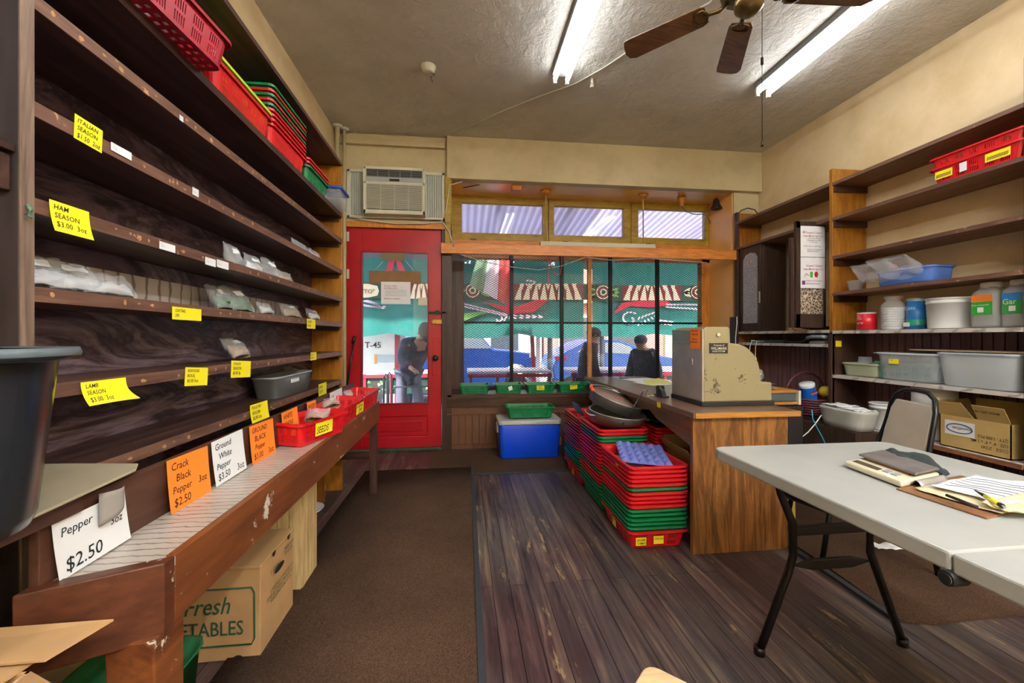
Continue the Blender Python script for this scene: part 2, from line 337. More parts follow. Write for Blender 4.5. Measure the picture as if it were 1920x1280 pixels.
# transom windows: three sashes
tz0, tz1 = 2.36, 2.89
fr = [(866, 1017, 371, 437), (1038, 1168, 379, 440), (1195, 1320, 386, 443)]; sp = []
for a, b_, c, d in fr:
    p = seen(a, c, Y=WY); q = seen(b_, d, Y=WY); sp.append((p.x, q.x, 2.445 if not sp else 2.445, 2.80))
edges = [-.18, (sp[0][1] + sp[1][0]) / 2, (sp[1][1] + sp[2][0]) / 2, 3.1]
for i, (x0, x1, z0, z1) in enumerate(sp):
    w = bpy.data.objects.new('window_%d' % (i + 2), None); COL.objects.link(w); w.location = ((x0 + x1) / 2, WY, tz0); ORG[w.name] = Vector(w.location); w['kind'] = 'structure'
    e0, e1 = edges[i] + .004, edges[i + 1] - .004
    MB().box(e0, x0, WY - .03, WY + .04, tz0, tz1).box(x1, e1, WY - .03, WY + .04, tz0, tz1).box(x0, x1, WY - .03, WY + .04, tz0, z0).box(x0, x1, WY - .03, WY + .04, z1, tz1).build('window_frame', OCH, w, bevel=.003)
    MB().box(x0, x1, WY + .0, WY + .005, z0, z1).build('glass_pane', GLASD, w)
    MB().box(x0 + .1, x0 + .17, WY - .04, WY - .03, tz0 - .004, tz0 + .01).build('sash_hinge', BLK, w)
# the door
dr = bpy.data.objects.new('door_1', None); COL.objects.link(dr); dr.location = (-.73, FY, 0); ORG['door_1'] = Vector(dr.location); dr['kind'] = 'structure'
dx0, dx1, ga, gb, g0, g1 = -1.212, -.24, -1.062, -.385, .50, 2.09
y0, y1 = FY + .01, FY + .055
MB().box(dx0, ga, y0, y1, .03, 2.34).box(gb, dx1, y0, y1, .03, 2.34).box(ga, gb, y0, y1, g1, 2.34).box(ga, gb, y0, y1, .36, g0).box(ga, gb, y0, y1, .03, .15).box(ga, gb, y0 + .015, y1 - .01, .15, .36).box(ga + .05, gb - .05, y0 + .006, y1 - .01, .2, .31).build('door_frame', REDP, dr, bevel=.005)
MB().box(ga, gb, y0 + .02, y0 + .025, g0, g1).build('glass_pane', GLASS, dr)
MB().box(ga - .012, ga, y0 - .008, y0 + .01, g0 - .012, g1 + .012).box(gb, gb + .012, y0 - .008, y0 + .01, g0 - .012, g1 + .012).box(ga, gb, y0 - .008, y0 + .01, g1, g1 + .012).box(ga, gb, y0 - .008, y0 + .01, g0 - .012, g0).build('glazing_bead', flat('dark_red_paint', '7c0a16', .4), dr)
MB().cyl((-.30, y0, .98), (-.30, y0 - .03, .98), .012).ball((-.30, y0 - .045, .98), .032).build('door_knob', BLK, dr)
BRASS = flat('aged_brass', 'b08f3a', .35, .8)
MB().prism([(-.33, 1.34), (-.345, 1.365), (-.33, 1.39), (-.20, 1.39), (-.20, 1.34)], y0 - .02, y0, 'y').cyl((-.315, y0 - .03, 1.365), (-.315, y0 - .015, 1.365), .018).build('rim_lock', BRASS, dr, bevel=.004)
MB().box(-.37, -.19, y0 - .03, y0 - .008, 1.452, 1.472).box(-.30, -.26, y0 - .035, y0 - .02, 1.44, 1.485).build('slide_bolt', flat('dark_green_metal', '1d3a2a', .5, .5), dr, bevel=.002)
MB().box(-.335, -.265, y0 - .004, y0, .79, 1.2).build('lock_plate', REDP, dr, bevel=.003)
for z in (.3, 1.86, 2.25): MB().cyl((-1.225, y0 - .012, z - .05), (-1.225, y0 - .012, z + .05), .009).box(-1.225, -1.19, y0 - .006, y0, z - .05, z + .05).build('door_hinge', CREAM, dr)
a = seen(645, 755, Y=FY - .04); b_ = seen(665, 634, Y=FY - .04)
MB().cyl((a.x, FY - .03, a.z), (b_.x, FY - .03, b_.z + .02), .010).cyl((b_.x - .02, FY - .03, b_.z - .05), (b_.x, FY - .03, b_.z + .02), .017).build('door_closer_arm', BLK, dr)
MB().box(-1.2, -.24, FY - .02, FY + .1, 0, .03).build('door_threshold', flat('green_worn_paint', '274d35', .5, var=.4, sc=20), dr, bevel=.004)
# rugs
CARP = None
def carpet(name, c1, c2):
    b = NB(name); n1 = b.noise(b.mp(), 190, 4, .8); n2 = b.noise(b.mp(), 2.5, 5); c = b.ramp(n1, [(.3, c1), (.7, c2)])
    c = b.mix(b.ramp(n2, [(.35, (.72, .72, .72)), (.7, (1, 1, 1))]), BK, c) if False else b.mix(1, c, b.ramp(n2, [(.35, (.72, .72, .72)), (.7, (1, 1, 1))]), 'MULTIPLY')
    d = b.noise(b.mp(), 60, 2, .9); c = b.mix(b.ramp(d, [(.76, (0, 0, 0)), (.78, (1, 1, 1))]), c, 'b09b7a'); b.bump(n1, .6, .006); return b.fin(c, .95, 0, .1)
CARPET = carpet('brown_carpet', '2c1f18', '6d5443'); RUBBER = flat('rubber_edge', '2d3036', .6)
t = thing('carpet_runner', 'long brown carpet runner on the floor beside the bench, leading to the door', 'rug', (-.4, 1.8, 0))
MB().grid(lambda u, v: (-.87 + u * .905 + .02 * v * 3 * (u > .5) * .5, -.9 + v * 4.72, .008), 2, 8).build('carpet_pile', CARPET, t, solid=.012)
m = MB(); m.prism([(.035, -.9), (.065, 3.95), (.09, 3.95), (.062, -.9)], .001, .018, 'z'); m.build('binding', RUBBER, t)
t = thing('carpet_mat', 'dark brown carpet mat lying along the wall under the window and cooler', 'rug', (.6, 4.1, 0))
MB().box(-.32, 1.32, 3.66, 4.42, .001, .011).build('carpet_pile', carpet('dark_brown_carpet', '33241a', '6b5240'), t)
m = MB().box(-.32, 1.32, 3.64, 3.66, .001, .013); m.build('binding', RUBBER, t)
t = thing('floor_carpet', 'brown carpet on the floor under the white folding table and desk', 'rug', (2.5, 3, 0))
MB().prism([(1.83, 1.55), (1.95, 1.52), (2.4, 1.53), (3.0, 1.5), (3.06, 1.5), (3.06, 4.3), (1.95, 4.3), (1.88, 2.0)], .001, .012, 'z').build('carpet_pile', CARPET, t)
MB().prism([(1.80, 1.56), (1.83, 1.55), (1.90, 2.9), (1.87, 2.9)], .001, .015, 'z').build('binding', RUBBER, t)
# ------------------------------------------------------------------ ceiling: fluorescent fixtures, fan, pipes, cables
TUBE = emit('glowing_fluorescent_tube', (.93, .97, 1), TUBE_POWER)
TUBEB = emit('added_fill_tube', (.97, .98, 1), FILL_TUBE_POWER)
def fixture(X, y0, y1, label, tm=TUBE):
    t = thing('fluorescent_fixture', label, 'ceiling light', (X, (y0 + y1) / 2, CZ))
    MB().box(X - .075, X + .075, y0, y1, CZ - .045, CZ).build('housing', flat('grey_white_fixture', '6f706e', .5), t, bevel=.006)
    for s in (-1, 1):
        MB().cyl((X + s * .05, y0 + .03, CZ - .075), (X + s * .05, y1 - .03, CZ - .075), .017).build('tube', tm, t)
        for y in (y0 + .012, y1 - .012): MB().box(X + s * .05 - .014, X + s * .05 + .014, y - .012, y + .012, CZ - .11, CZ - .045).build('lamp_holder', CREAM, t, bevel=.003)
fixture(.77, .84, 3.27, 'twin-tube fluorescent ceiling light left of the ceiling fan')
fixture(2.50, .82, 3.25, 'twin-tube fluorescent ceiling light right of the ceiling fan, nearer the tan wall')
fixture(.1, -2.6, -.5, 'twin-tube fluorescent ceiling light at the back of the shop, leftmost', TUBEB)  # this row is added fill light, out of view
fixture(1.3, -2.6, -.5, 'twin-tube fluorescent ceiling light at the back of the shop, middle one', TUBEB)
fixture(2.5, -2.6, -.5, 'twin-tube fluorescent ceiling light at the back of the shop, rightmost', TUBEB)
# fan
FX, FYY = 1.43, 1.95
fan = thing('ceiling_fan', 'five-blade brass ceiling fan with dark wooden blades', 'ceiling fan', (FX, FYY, 2.82))
BRZ = flat('dark_brass', '6e5a34', .3, .85, var=.4, sc=12)
M = T(FX, FYY, 0)
MB().cyl((FX, FYY, 3.05), (FX, FYY, 3.3), .012).build('down_rod', BRZ, fan)
MB().lathe([(.0, 3.33), (.07, 3.33), (.065, 3.28), (.03, 3.25), (0, 3.25)], M=M).build('canopy', BRZ, fan)
MB().lathe([(0, 3.08), (.06, 3.08), (.11, 3.05), (.135, 3.0), (.13, 2.95), (.08, 2.925), (.0, 2.925)], M=M).build('motor_housing', BRZ, fan)
MB().lathe([(0, 2.93), (.05, 2.93), (.07, 2.90), (.066, 2.86), (.04, 2.835), (.0, 2.83)], M=M).build('switch_cup', flat('polished_brass', '7a6640', .3, .9, var=.4, sc=14), fan)
BLW = wood('fan_blade_wood', ['3a2619', '654530', '7a5638', '4c3322'], 'x', 9, .35, 12); BLE = flat('gold_blade_edge', 'b89c55', .4, .6)
for i in range(5):
    a = R_(134 - 69.5 * i) if i < 3 else R_(134 + 75.5 * (5 - i) - 3)
    Mb = T(FX, FYY, 2.925, 0, 0, a) @ T(0, 0, 0, R_(11))
    out = [(.20, -.05), (.23, -.062), (.62, -.072), (.655, -.055), (.665, -.02), (.655, .03), (.64, .068), (.60, .072), (.23, .06), (.20, .048)]
    b = MB().prism(out, 0, .007, 'z', M=Mb).build('blade', BLW, fan)
    m = MB(); m.tube([(.10, 0, .01), (.14, 0, -.012), (.18, 0, -.004), (.21, 0, -.003)], .011, M=Mb); m.tube([(.19, 0, -.006), (.21, -.042, -.006), (.25, -.04, -.006), (.265, 0, -.006), (.25, .04, -.006), (.21, .042, -.006)], .006, M=Mb, closed=True)
    m.build('blade_iron', BRZ, fan)
m = MB(); p = seen(1429, 265, Y=2.3); m.cyl((p.x, 2.3, CZ), (p.x, 2.3, p.z), .0022, n=6); m.cyl((p.x, 2.3, 2.83), (p.x, 2.3, 2.87), .008); m.cyl((p.x, 2.3, p.z - .03), (p.x, 2.3, p.z), .008, .004)
tag(m.build('pull_chain', flat('dark_chain', '2c2a2c', .4, .6)), 'long dark pull chain hanging from the ceiling by the right light', 'chain')
p = seen(803, 125, Z=CZ)
t = thing('smoke_detector', 'round beige smoke detector dangling a loose wire on the ceiling', 'smoke detector', p)
MB().lathe([(0, 0), (.062, 0), (.062, -.012), (.05, -.022), (.048, -.04), (.03, -.05), (0, -.05)], M=T(*p)).build('cover', CREAM, t)
MB().tube([p + Vector((.02, 0, -.045)), p + Vector((.05, -.02, -.07)), p + Vector((.02, -.03, -.10)), p + Vector((.035, -.02, -.13))], .003).build('wire', BLK, t)
p = seen(1110, 146, Z=CZ)
tag(MB().cyl(p, p + Vector((0, 0, -.05)), .012).cyl(p + Vector((0, 0, -.05)), p + Vector((0, 0, -.085)), .017).build('pull_cord_socket', CREAM), 'small cream pull cord socket on the ceiling between the lights', 'socket')
P = [seen(x, y, Z=CZ - .008) for x, y in ((845, 254), (900, 228), (950, 205), (1000, 185), (1080, 156), (1135, 125), (1175, 98), (1260, 45), (1330, 5), (1380, -40))]
tag(MB().tube(P, .006).build('ceiling_cable', CREAM), 'pale cable running across the ceiling to the fan', 'cable')
for x, y, lb in ((-1.265, 4.36, 'left'), (-1.215, 4.42, 'right')):
    t = thing('heating_pipe', 'cream painted vertical pipe in the corner beside the door, the %s one' % ('nearer wider' if lb == 'left' else 'farther'), 'pipe', (x, y, 0))
    MB().cyl((x, y, 0), (x, y, CZ), .022 if lb == 'left' else .017).build('pipe', WALLD, t)
    MB().lathe([(0, CZ), (.048, CZ), (.045, CZ - .015), (.02, CZ - .018)], M=T(x, y, 0)).build('ceiling_collar', CREAM, t)
# air conditioner
A = seen(649, 418, Y=FY - .01); B = seen(833, 325, Y=FY - .01); ax0, ax1, az0, az1 = -1.205, -.205, 2.44, 2.945
ac = thing('air_conditioner', 'cream window air conditioner with accordion side panels above the red door', 'air conditioner', ((ax0 + ax1) / 2, FY - .05, az0))
c0, c1 = seen(682, 400, Y=FY - .12).x, seen(797, 400, Y=FY - .12).x
MB().box(ax0, ax1, FY - .03, FY, az1 - .03, az1).box(ax0, ax1, FY - .03, FY, az0, az0 + .025).box(ax0, ax0 + .03, FY - .03, FY, az0, az1).box(ax1 - .03, ax1, FY - .03, FY, az0, az1).build('mounting_frame', CREAM, ac, bevel=.004)
PLEAT = flat('pleated_white_vinyl', 'b9beb4', .5)
for a_, b_ in ((ax0 + .03, c0 - .0), (c1, ax1 - .03)):
    n = int((b_ - a_) / .021); P = []
    for i in range(n * 2 + 1): P.append((a_ + (b_ - a_) * i / (2 * n), FY - .022 + (.014 if i % 2 else 0)))
    MB().add([(x, y, z) for z in (az0 + .025, az1 - .03) for x, y in P], [(i, i + 1, len(P) + i + 1, len(P) + i) for i in range(len(P) - 1)]).build('accordion_panel', PLEAT, ac)
z0, z1 = az0 + .02, az1 - .01; yf = FY - .14
body = MB().box(c0, c1, yf + .02, FY - .001, z0, z1).box(c0, c0 + .025, yf, yf + .02, z0, z1).box(c1 - .025, c1, yf, yf + .02, z0, z1).box(c0, c1, yf, yf + .02, z1 - .025, z1).box(c0, c1, yf, yf + .02, z0, z0 + .04).box(c0, c1, yf, yf + .02, z0 + .30, z0 + .325).build('casing', CREAM, ac, bevel=.004)
DARKG = flat('dark_grille_void', '2a2c2a', .6)
m = MB().box(c0 + .03, c1 - .03, yf + .012, yf + .019, z0 + .04, z0 + .30, mi=1)
for i in range(20): z = z0 + .05 + i * .0128; m.box(c0 + .03, c1 - .03, yf + .001, yf + .014, z, z + .0062)
for i in range(5): x = c0 + .03 + (c1 - c0 - .06) * i / 4; m.box(x - .002, x + .002, yf, yf + .012, z0 + .04, z0 + .30)
m.build('intake_grille', [CREAM, DARKG], ac)
m = MB().box(c0 + .03, c1 - .03, yf + .012, yf + .019, z1 - .10, z1 - .025, mi=1)
for i in range(6): x = c0 + .03 + (c1 - c0 - .06) * i / 5; m.box(x - .003, x + .003, yf + .002, yf + .014, z1 - .10, z1 - .025)
for i in range(4): z = z1 - .092 + i * .018; m.box(c0 + .03, c1 - .03, yf + .006, yf + .012, z, z + .004)
m.build('louvre', [flat('grey_louvre', '7d8078', .5), DARKG], ac)
MB().box(c0 + .025, c1 - .025, yf + .004, yf + .02, z1 - .15, z1 - .10).box((c0 + c1) / 2 - .05, (c0 + c1) / 2 + .05, yf, yf + .006, z1 - .142, z1 - .118, mi=1).build('control_panel', [flat('grey_control_strip', 'a5aaa6', .4), BLK], ac)
P = [(ax0 + .05, FY - .05, 2.44), (ax0 + .3, FY - .06, 2.40), (ax0 + .5, FY - .05, 2.385), (ax0 + .8, FY - .05, 2.395), (ax1 - .03, FY - .05, 2.42), (ax1 + .02, FY - .07, 2.55), (-.15, FY - .08, 2.8), (-.02, FY - .03, 2.86)]
tag(MB().tube(P, .006).tube([(ax1 - .02, FY - .05, 2.42), (-.15, FY - .07, 2.3), (-.11, FY - .1, 2.15), (-.10, FY - .1, 2.2)], .006).build('power_cable', CREAM), 'cream cable sagging under the air conditioner over the red door', 'cable')
# things hanging in the bay
t = thing('hanging_light_strip', 'long cream unlit strip light hanging on two rods in front of the transoms', 'light', (1.35, 4.7, 2.2))
a_ = seen(1012, 455, Y=4.7); b_ = seen(1226, 462, Y=4.7); zc = 2.262
MB().prism([(4.64, zc - .035), (4.66, zc + .03), (4.74, zc + .03), (4.76, zc - .035)], a_.x, b_.x, 'x').build('housing', CREAM, t, bevel=.003)
for px in (1023, 1206):
    x = seen(px, 400, Y=4.7).x; MB().cyl((x, 4.7, zc), (x, 4.7, 2.86), .008).build('rod', flat('ochre_rod', 'b89a3c', .4), t)
    MB().lathe([(0, 2.88), (.06, 2.88), (.06, 2.865), (.035, 2.84), (0, 2.835)], M=T(x, 4.7, 0)).build('ceiling_rose', ORNZ, t)
x = seen(1278, 357, Y=4.72).x; t = thing('lamp_socket', 'orange painted ceiling lamp socket trailing a twisted wire in the window bay', 'lamp socket', (x, 4.72, 2.8))
MB().lathe([(0, 2.88), (.05, 2.88), (.045, 2.84), (.028, 2.8), (.026, 2.77), (0, 2.77)], M=T(x, 4.72, 0)).build('socket', ORNZ, t)
MB().tube([(x, 4.72, 2.775), (x + .05, 4.7, 2.70), (x + .12, 4.66, 2.66), (x + .22, 4.62, 2.65), (x + .27, 4.6, 2.60), (x + .29, 4.6, 2.54)], .006).build('wire', flat('grey_braided_wire', '6b655c', .6), t)
p = seen(1343, 385, Y=4.7); t = thing('hand_bell', 'small black bell hanging at the right end of the window bay', 'bell', (p.x, 4.7, p.z - .06))
MB().lathe([(0, .085), (.022, .08), (.038, .05), (.042, .01), (.065, -.035), (.066, -.045), (.05, -.04), (0, .0)], M=T(*p)).build('bell_body', BLK, t)
MB().tube([p + Vector((0, 0, .08)), p + Vector((.01, 0, .13)), (p.x, 4.7, 2.88)], .003).build('hook', BLK, t)
P = [seen(x, y, Y=4.9) for x, y in ((858, 475), (905, 490), (955, 500), (1010, 506), (1055, 498), (1098, 482), (1150, 488), (1215, 484), (1280, 489), (1325, 492))]
tag(MB().tube(P, .005).build('string_cord', WHT), 'white cord sagging across the top of the shop window', 'cord')
P = [seen(x, y, Y=4.88) for x, y in ((1027, 478), (1027, 500), (1028, 535))]; Q = [seen(x, y, Y=4.88) for x, y in ((1029, 478), (1034, 500), (1040, 514), (1050, 515), (1053, 500), (1053, 480))]
tag(MB().tube(P, .006).tube(Q, .006).build('pink_ribbon', flat('pink_cord', 'd8506a', .5)), 'pink cord looped and hanging in the shop window', 'cord')
for x, y in ((858, 336), (1374, 352)):
    p = seen(x, y, Y=FY - .07); 
P = [seen(x, y, Y=4.6) for x, y in ((868, 352), (905, 345), (940, 344), (968, 346), (985, 350))]
t = thing('junction_box', 'orange painted junction box with black cable on the bay ceiling', 'junction box', (P[3].x, 4.6, 2.83))
MB().box(P[3].x - .05, P[3].x + .05, 4.56, 4.66, 2.83, 2.88).build('box_body', ORNG, t, bevel=.003); MB().tube(P, .005).build('cable', BLK, t)
# ------------------------------------------------------------------ left shelving unit
SX, SB, SY0, SY1 = -.95, -1.18, 1.015, 3.42
SH = [2.165, 1.965, 1.725, 1.51, 1.312, 1.09, .87]     # tops of the seven shelves, highest first
un = thing('wall_shelving_unit', 'tall dark brown shelving unit of seven long boards along the left wall', 'shelving', (-1.1, 2.2, 0))
_s = MB().box(SB, SX - .004, SY0, SY0 + .027, 0, 2.9).build('side_panel', wood('near_black_stained_wood', ['15110f', '2b2320', '3a302b'], 'z', 5, .4, 9), un, bevel=.003); MB().box(SX - .004, SX, SY0, SY0 + .027, 0, 2.9).build('edge_strip', wood('weathered_edge', ['5f4c42', '8b7565', '4b3a33'], 'z', 8, .5, 10), _s)
MB().box(SB, SX, SY1 - .027, SY1, 0, 2.565).build('side_panel', WARMZ, un, bevel=.003)
MB().box(SB - .02, SB, -.2, SY1, .55, 2.57).build('back_panel', BACKW, un)
MB().box(SB, SX, .2, SY1, 2.54, 2.565).build('top_board', DK, un, bevel=.002)
for i, z in enumerate(SH):
    th = .032
    m = MB().box(SB, SX - .006, SY0 + .027, SY1 - .027, z - th, z)
    b = m.build('shelf', DK, un)
    if i:
        e_ = MB().box(SX - .006, SX, SY0 + .027, SY1 - .027, z - th - .001, z + .001).build('edge_strip', EDGE, b, bevel=.001); r_ = random.Random(i * 11); m = MB(); y = SY0 + .06
        while y < SY1 - .08:
            w = r_.uniform(.008, .024); h = r_.uniform(.006, .016); zz = z - th * .5 + r_.uniform(-.004, .004)
            if r_.random() < .7: m.poly([(SX + .0008, y + w * (.5 + (.5 + r_.uniform(-.2, .1)) * math.cos(q * .785)), zz + h * (.55 + r_.uniform(-.2, .1)) * math.sin(q * .785)) for q in range(8)])
            y += r_.choice((.05, .07, .09, .11))
        m.build('label_residue', flat('tan_label_residue', 'b98c5c', .8, var=.3, sc=60), b, fix=False)
    else: MB().box(SX - .006, SX - .001, SY0 + .027, SY1 - .027, z - th, z).build('edge_strip', DK, b)
    MB().box(SB, SX - .02, SY1 - .05, SY1 - .027, z - th - .03, z - th).build('cleat', DKX, un)
MB().box(SB, SB + .004, SY0 + .03, SY1 - .3, SH[4], SH[4] + .11).build('shelf_liner', PAPERB, un)
# the next unit toward the camera: shelf boards and cleats against the same panel
un2 = thing('near_shelving_unit', 'near end of another dark shelving unit at the left edge, its cleats on the upright', 'shelving', (-1.1, .6, 0))
for z, ex in ((1.615, .0), (1.30, -.03)):
    MB().box(SB, SX - .02 + ex, .985, SY0, z - .10, z - .022).build('cleat', DKX, un2, bevel=.004)
    MB().box(SB, SX - .012 + ex, .93, SY0, z - .016, z).build('shelf_end', DKX, un2, bevel=.002)
MB().box(SB, SX - .07, .93, SY0, 1.365, 1.38).build('shelf_end', EDGE, un2, bevel=.002)
MB().box(SB, -.82, .1, 1.0, .825, .86).build('wide_shelf', DK, un2)
MB().tube([seen(52, 385, X=-.945), seen(60, 395, X=-.93), seen(50, 402, X=-.94), seen(62, 408, X=-.935)], .004).build('string_knot', flat('green_string', '56755a', .8), un2)
# ------------------------------------------------------------------ bench
be = thing('display_bench', 'long scratched wooden bench with a marble-pattern top in front of the left shelves', 'bench', (-.75, 2.1, 0))
bx0, bx1, bz = -.84, -.655, .70
MB().prism([(bx0, .93), (bx1, 1.02), (bx1 - .01, 3.33), (bx0, 3.33)], bz - .02, bz, 'z').build('bench_top', MARB, be)
MB().prism([(bx1 - .02, 1.03), (bx1, 1.03), (bx1, 3.34), (bx1 - .02, 3.34)], bz - .15, bz + .004, 'z').build('apron', BENCHW, be, bevel=.003)
MB().prism([(bx0 - .02, .90), (bx1 + .001, .995), (bx1 + .001, 1.03), (bx0 - .02, .94)], bz - .16, bz + .004, 'z').build('end_board', BENCHX, be, bevel=.003)
MB().box(bx0 - .02, bx1 - .02, 3.31, 3.335, bz - .14, bz).build('end_board', BENCHX, be)
MB().box(bx0 - .02, bx0, .93, 3.33, bz - .05, .847).build('back_board', wood('bench_back_wood', ['33201a', '58392c', '4a2f25'], 'y', 5, .42, 12), be, bevel=.002)
MB().prism([(.97, .55), (1.07, .55), (1.065, 0), (1.0, 0)], bx1 - .10, bx1 - .004, 'x').build('leg', BENCHW, be, bevel=.004)
MB().box(bx1 - .055, bx1 - .004, 3.25, 3.30, 0, bz - .1).build('leg', DKZ, be, bevel=.003)
MB().box(-1.06, -1.01, 3.13, 3.18, 0, .83).build('leg', WARMZ, un, bevel=.003)
MB().box(-.93, bx1 - .05, 3.245, 3.285, .28, .34).build('stretcher', DKX, be, bevel=.002)
MB().box(SB, SX, SY0 + .03, SY1 - .03, .62, .65).build('shelf', DK, un)
# worn spots of paint on the apron stay in the material; two torn paper scraps
# ------------------------------------------------------------------ price cards
LS = {}
def card(name, label, mat, O, xdir, w, h, lines, ts, curl=.0, rot=0, ink=INK, group=None, cat='price card', up=(0, 0, 1), margin=.08, shear=.15, cut=None, corner=None):
    M = frame(O, xdir, up) @ Matrix.Rotation(rot, 4, 'Z'); m = MB()
    cf = lambda v: curl * (1 - v) ** 2 if curl > 0 else -curl * v ** 2
    m.grid(lambda u, v: (u * w, v * h, .0012 + cf(v) + (corner * max(0, u + (1 - v) - 1.4) ** 2 if corner else 0)), 8, 8, sm=True)
    y = h
    for s, k in lines:
        y -= ts * k * 1.12
        if not s: continue
        V, F = text_geo(s, ts * k, shear); mx = max(v.x for v in V); sx = min(1, w * (1 - 2 * margin) / mx)
        c = cf(max(0, (y + ts * k * .3) / h)); m.add([(w * margin + v.x * sx, y + v.y, .0022 + cf(max(0, min(1, (y + v.y) / h)))) for v in V], F, 1)
    m.v = [M @ v for v in m.v]; o = m.build(name, [mat, ink], None, fix=False); tag(o, label, cat, group); return o
def lcard(x0, x1, yt, yb, mat, lines, label, X=None, ts=.2, **k):
    X = SX + .0015 if X is None else X
    a = seen(x0, 632, X=X); b = seen(x1, 632, X=X); xm = (x0 + x1) / 2; zt = seen(xm, yt, X=X).z; zb = seen(xm, yb, X=X).z; w, h = b.y - a.y, zt - zb
    return card('price_card' if mat is not CARDW or h > .05 else 'price_label', label, mat, (X, a.y, zb), (0, 1, 0), w, h, lines, h * ts, **k)
lcard(137, 190, 226, 271, CARDY, [('ITALIAN', 1), ('SEASON', 1), ('$1.50  2oz', 1.1)], 'yellow price card reading ITALIAN SEASON $1.50 on the third shelf', ts=.26, rot=R_(-3))
lcard(91, 166, 385, 441, CARDY, [('HAM', 1), ('SEASON', 1), ('$3.00  3oz', 1.05)], 'yellow price card reading HAM SEASON $3.00 3oz on the fourth shelf', ts=.24, curl=.012)
lcard(322, 377, 577, 600, CARDY, [('OXTAIL', 1), ('250', .9)], 'yellow card reading Oxtail 250 folded over the fifth shelf edge', ts=.36)
lcard(575, 591, 598, 616, CARDY, [('CURRY', 1), ('$2.00', 1)], 'small yellow card at the far end of the fifth shelf', ts=.36)
lcard(150, 235, 712, 754, CARDY, [('LAMB', 1), ('SEASON', 1), ('$3.00  3oz', 1.1)], 'yellow price card reading LAMB SEASON $3.00 3OZ, curling off the sixth shelf', ts=.25, curl=.02, corner=.05)
lcard(345, 388, 686, 720, CARDY, [('SEAFOOD', .9), ('BOUL', 1), ('$2.00 3oz', .95)], 'yellow price card reading SEAFOOD BOUL $2.00 on the sixth shelf', ts=.25, rot=R_(-5))
lcard(432, 469, 674, 705, CARDY, [('ITALIAN', .9), ('SEASON', 1), ('$2.00 3g', .95)], 'yellow price card reading ITALIAN SEASON $2.00 on the sixth shelf', ts=.25, rot=R_(-4))
lcard(582, 593, 660, 675, CARDY, [('BAY', 1), ('$2.00', 1)], 'small yellow card at the far end of the sixth shelf', ts=.36)
lcard(468, 501, 755, 791, CARDY, [('POULTRY', .9), ('SEASON', .9), ('$2.00 3oz', .9)], 'yellow price card reading POULTRY SEASON $2.00 on the lowest shelf edge', ts=.25, curl=.012)
lcard(597, 612, 718, 741, CARDY, [('BASIL', 1), ('$2.00', 1)], 'small yellow card near the far end of the lowest shelf edge', ts=.33)
FP = bx0 + .003
LSB = [('white price card reading PEPPER $2.50 3OZ with a torn corner, beside the cardboard sheet', CARDW, 92, 230, [('', .1), ('Pepper', .62), ('                  3oz', .62), ('$2.50', .95)]),
 ('orange price card reading CRACK BLACK PEPPER $2.50, nearest the cardboard sheet', CARDO, 307, 385, [('Crack', .85), ('  Black', .85), ('Pepper    3oz', .8), ('$2.50', .9)]),
 ('white price card reading GROUND WHITE PEPPER $3.50 on the bench back', CARDW, 394, 453, [('Ground', .85), ('  White', .85), ('Pepper', .8), ('$3.50     3oz', .9)]),
 ('orange price card reading GROUND BLACK PEPPER $3.00 on the bench back', CARDO, 464, 509, [('GROUND', .8), ('  BLACK', .85), ('  Pepper', .8), ('$3.00     3oz', .9)]),
 ('orange price card reading WHOLE WHITE PEPPERCORN behind the nearest red basket', CARDO, 526, 556, [('WHITE', .9), ('WHOLE', .8), ('PEPPERCORN', .8)]),
 ('small orange price card reading SAVORY behind the middle of the bench baskets', CARDO, 573, 590, [('SAVORY', .9), ('$2.00', .9)]),
 ('small white price card leaning behind the farthest red bench basket', CARDW, 617, 640, [('3 oz', .9), ('$2.00', .9)])]
for i, (lb, mt_, x0, x1, ln) in enumerate(LSB):
    a = seen(x0, 632, X=FP).y; b = seen(x1, 632, X=FP).y
    card('price_card', lb, mt_, (FP + .012, a, bz + .001), (0, 1, 0), b - a, .15 if i else .118, ln, .036 if i else .042, rot=R_(-1.5 if i % 2 else 1), curl=.006, up=(-.06, 0, 1))
lw = [(207, 246, 276, 291, 'white printed label on the third shelf edge beside a yellow card'), (298, 328, 456, 470, 'white printed label near the middle of the fourth shelf edge'), (384, 404, 484, 498, 'torn white label on the fourth shelf edge, left of its pair'), (406, 428, 489, 503, 'white label on the fourth shelf edge, right of its pair'), (360, 372, 353, 367, 'tiny white label on the third shelf edge near its middle'), (336, 343, 217, 227, 'torn white scrap stuck on the second shelf edge')]
for x0, x1, yt, yb, lb in lw: lcard(x0, x1, yt, yb, CARDW, [('~~~~~~', .6), ('-----', .6), ('=====', .7)], lb, ts=.3, cat='label')
pc = seen(196, 950, X=FP + .012); m = MB().grid(lambda u, v: (FP + .016 + .02 * math.sin(math.pi * u * .8), pc.y - .02 + .055 * u, pc.z - .008 + .045 * v - .03 * (1 - u) * (1 - v)), 6, 6); tag(m.build('torn_paper_flap', flat('grey_torn_paper', '8f8a86', .8), None, solid=.001), 'torn curled paper flap on the nearest white price card', 'paper')
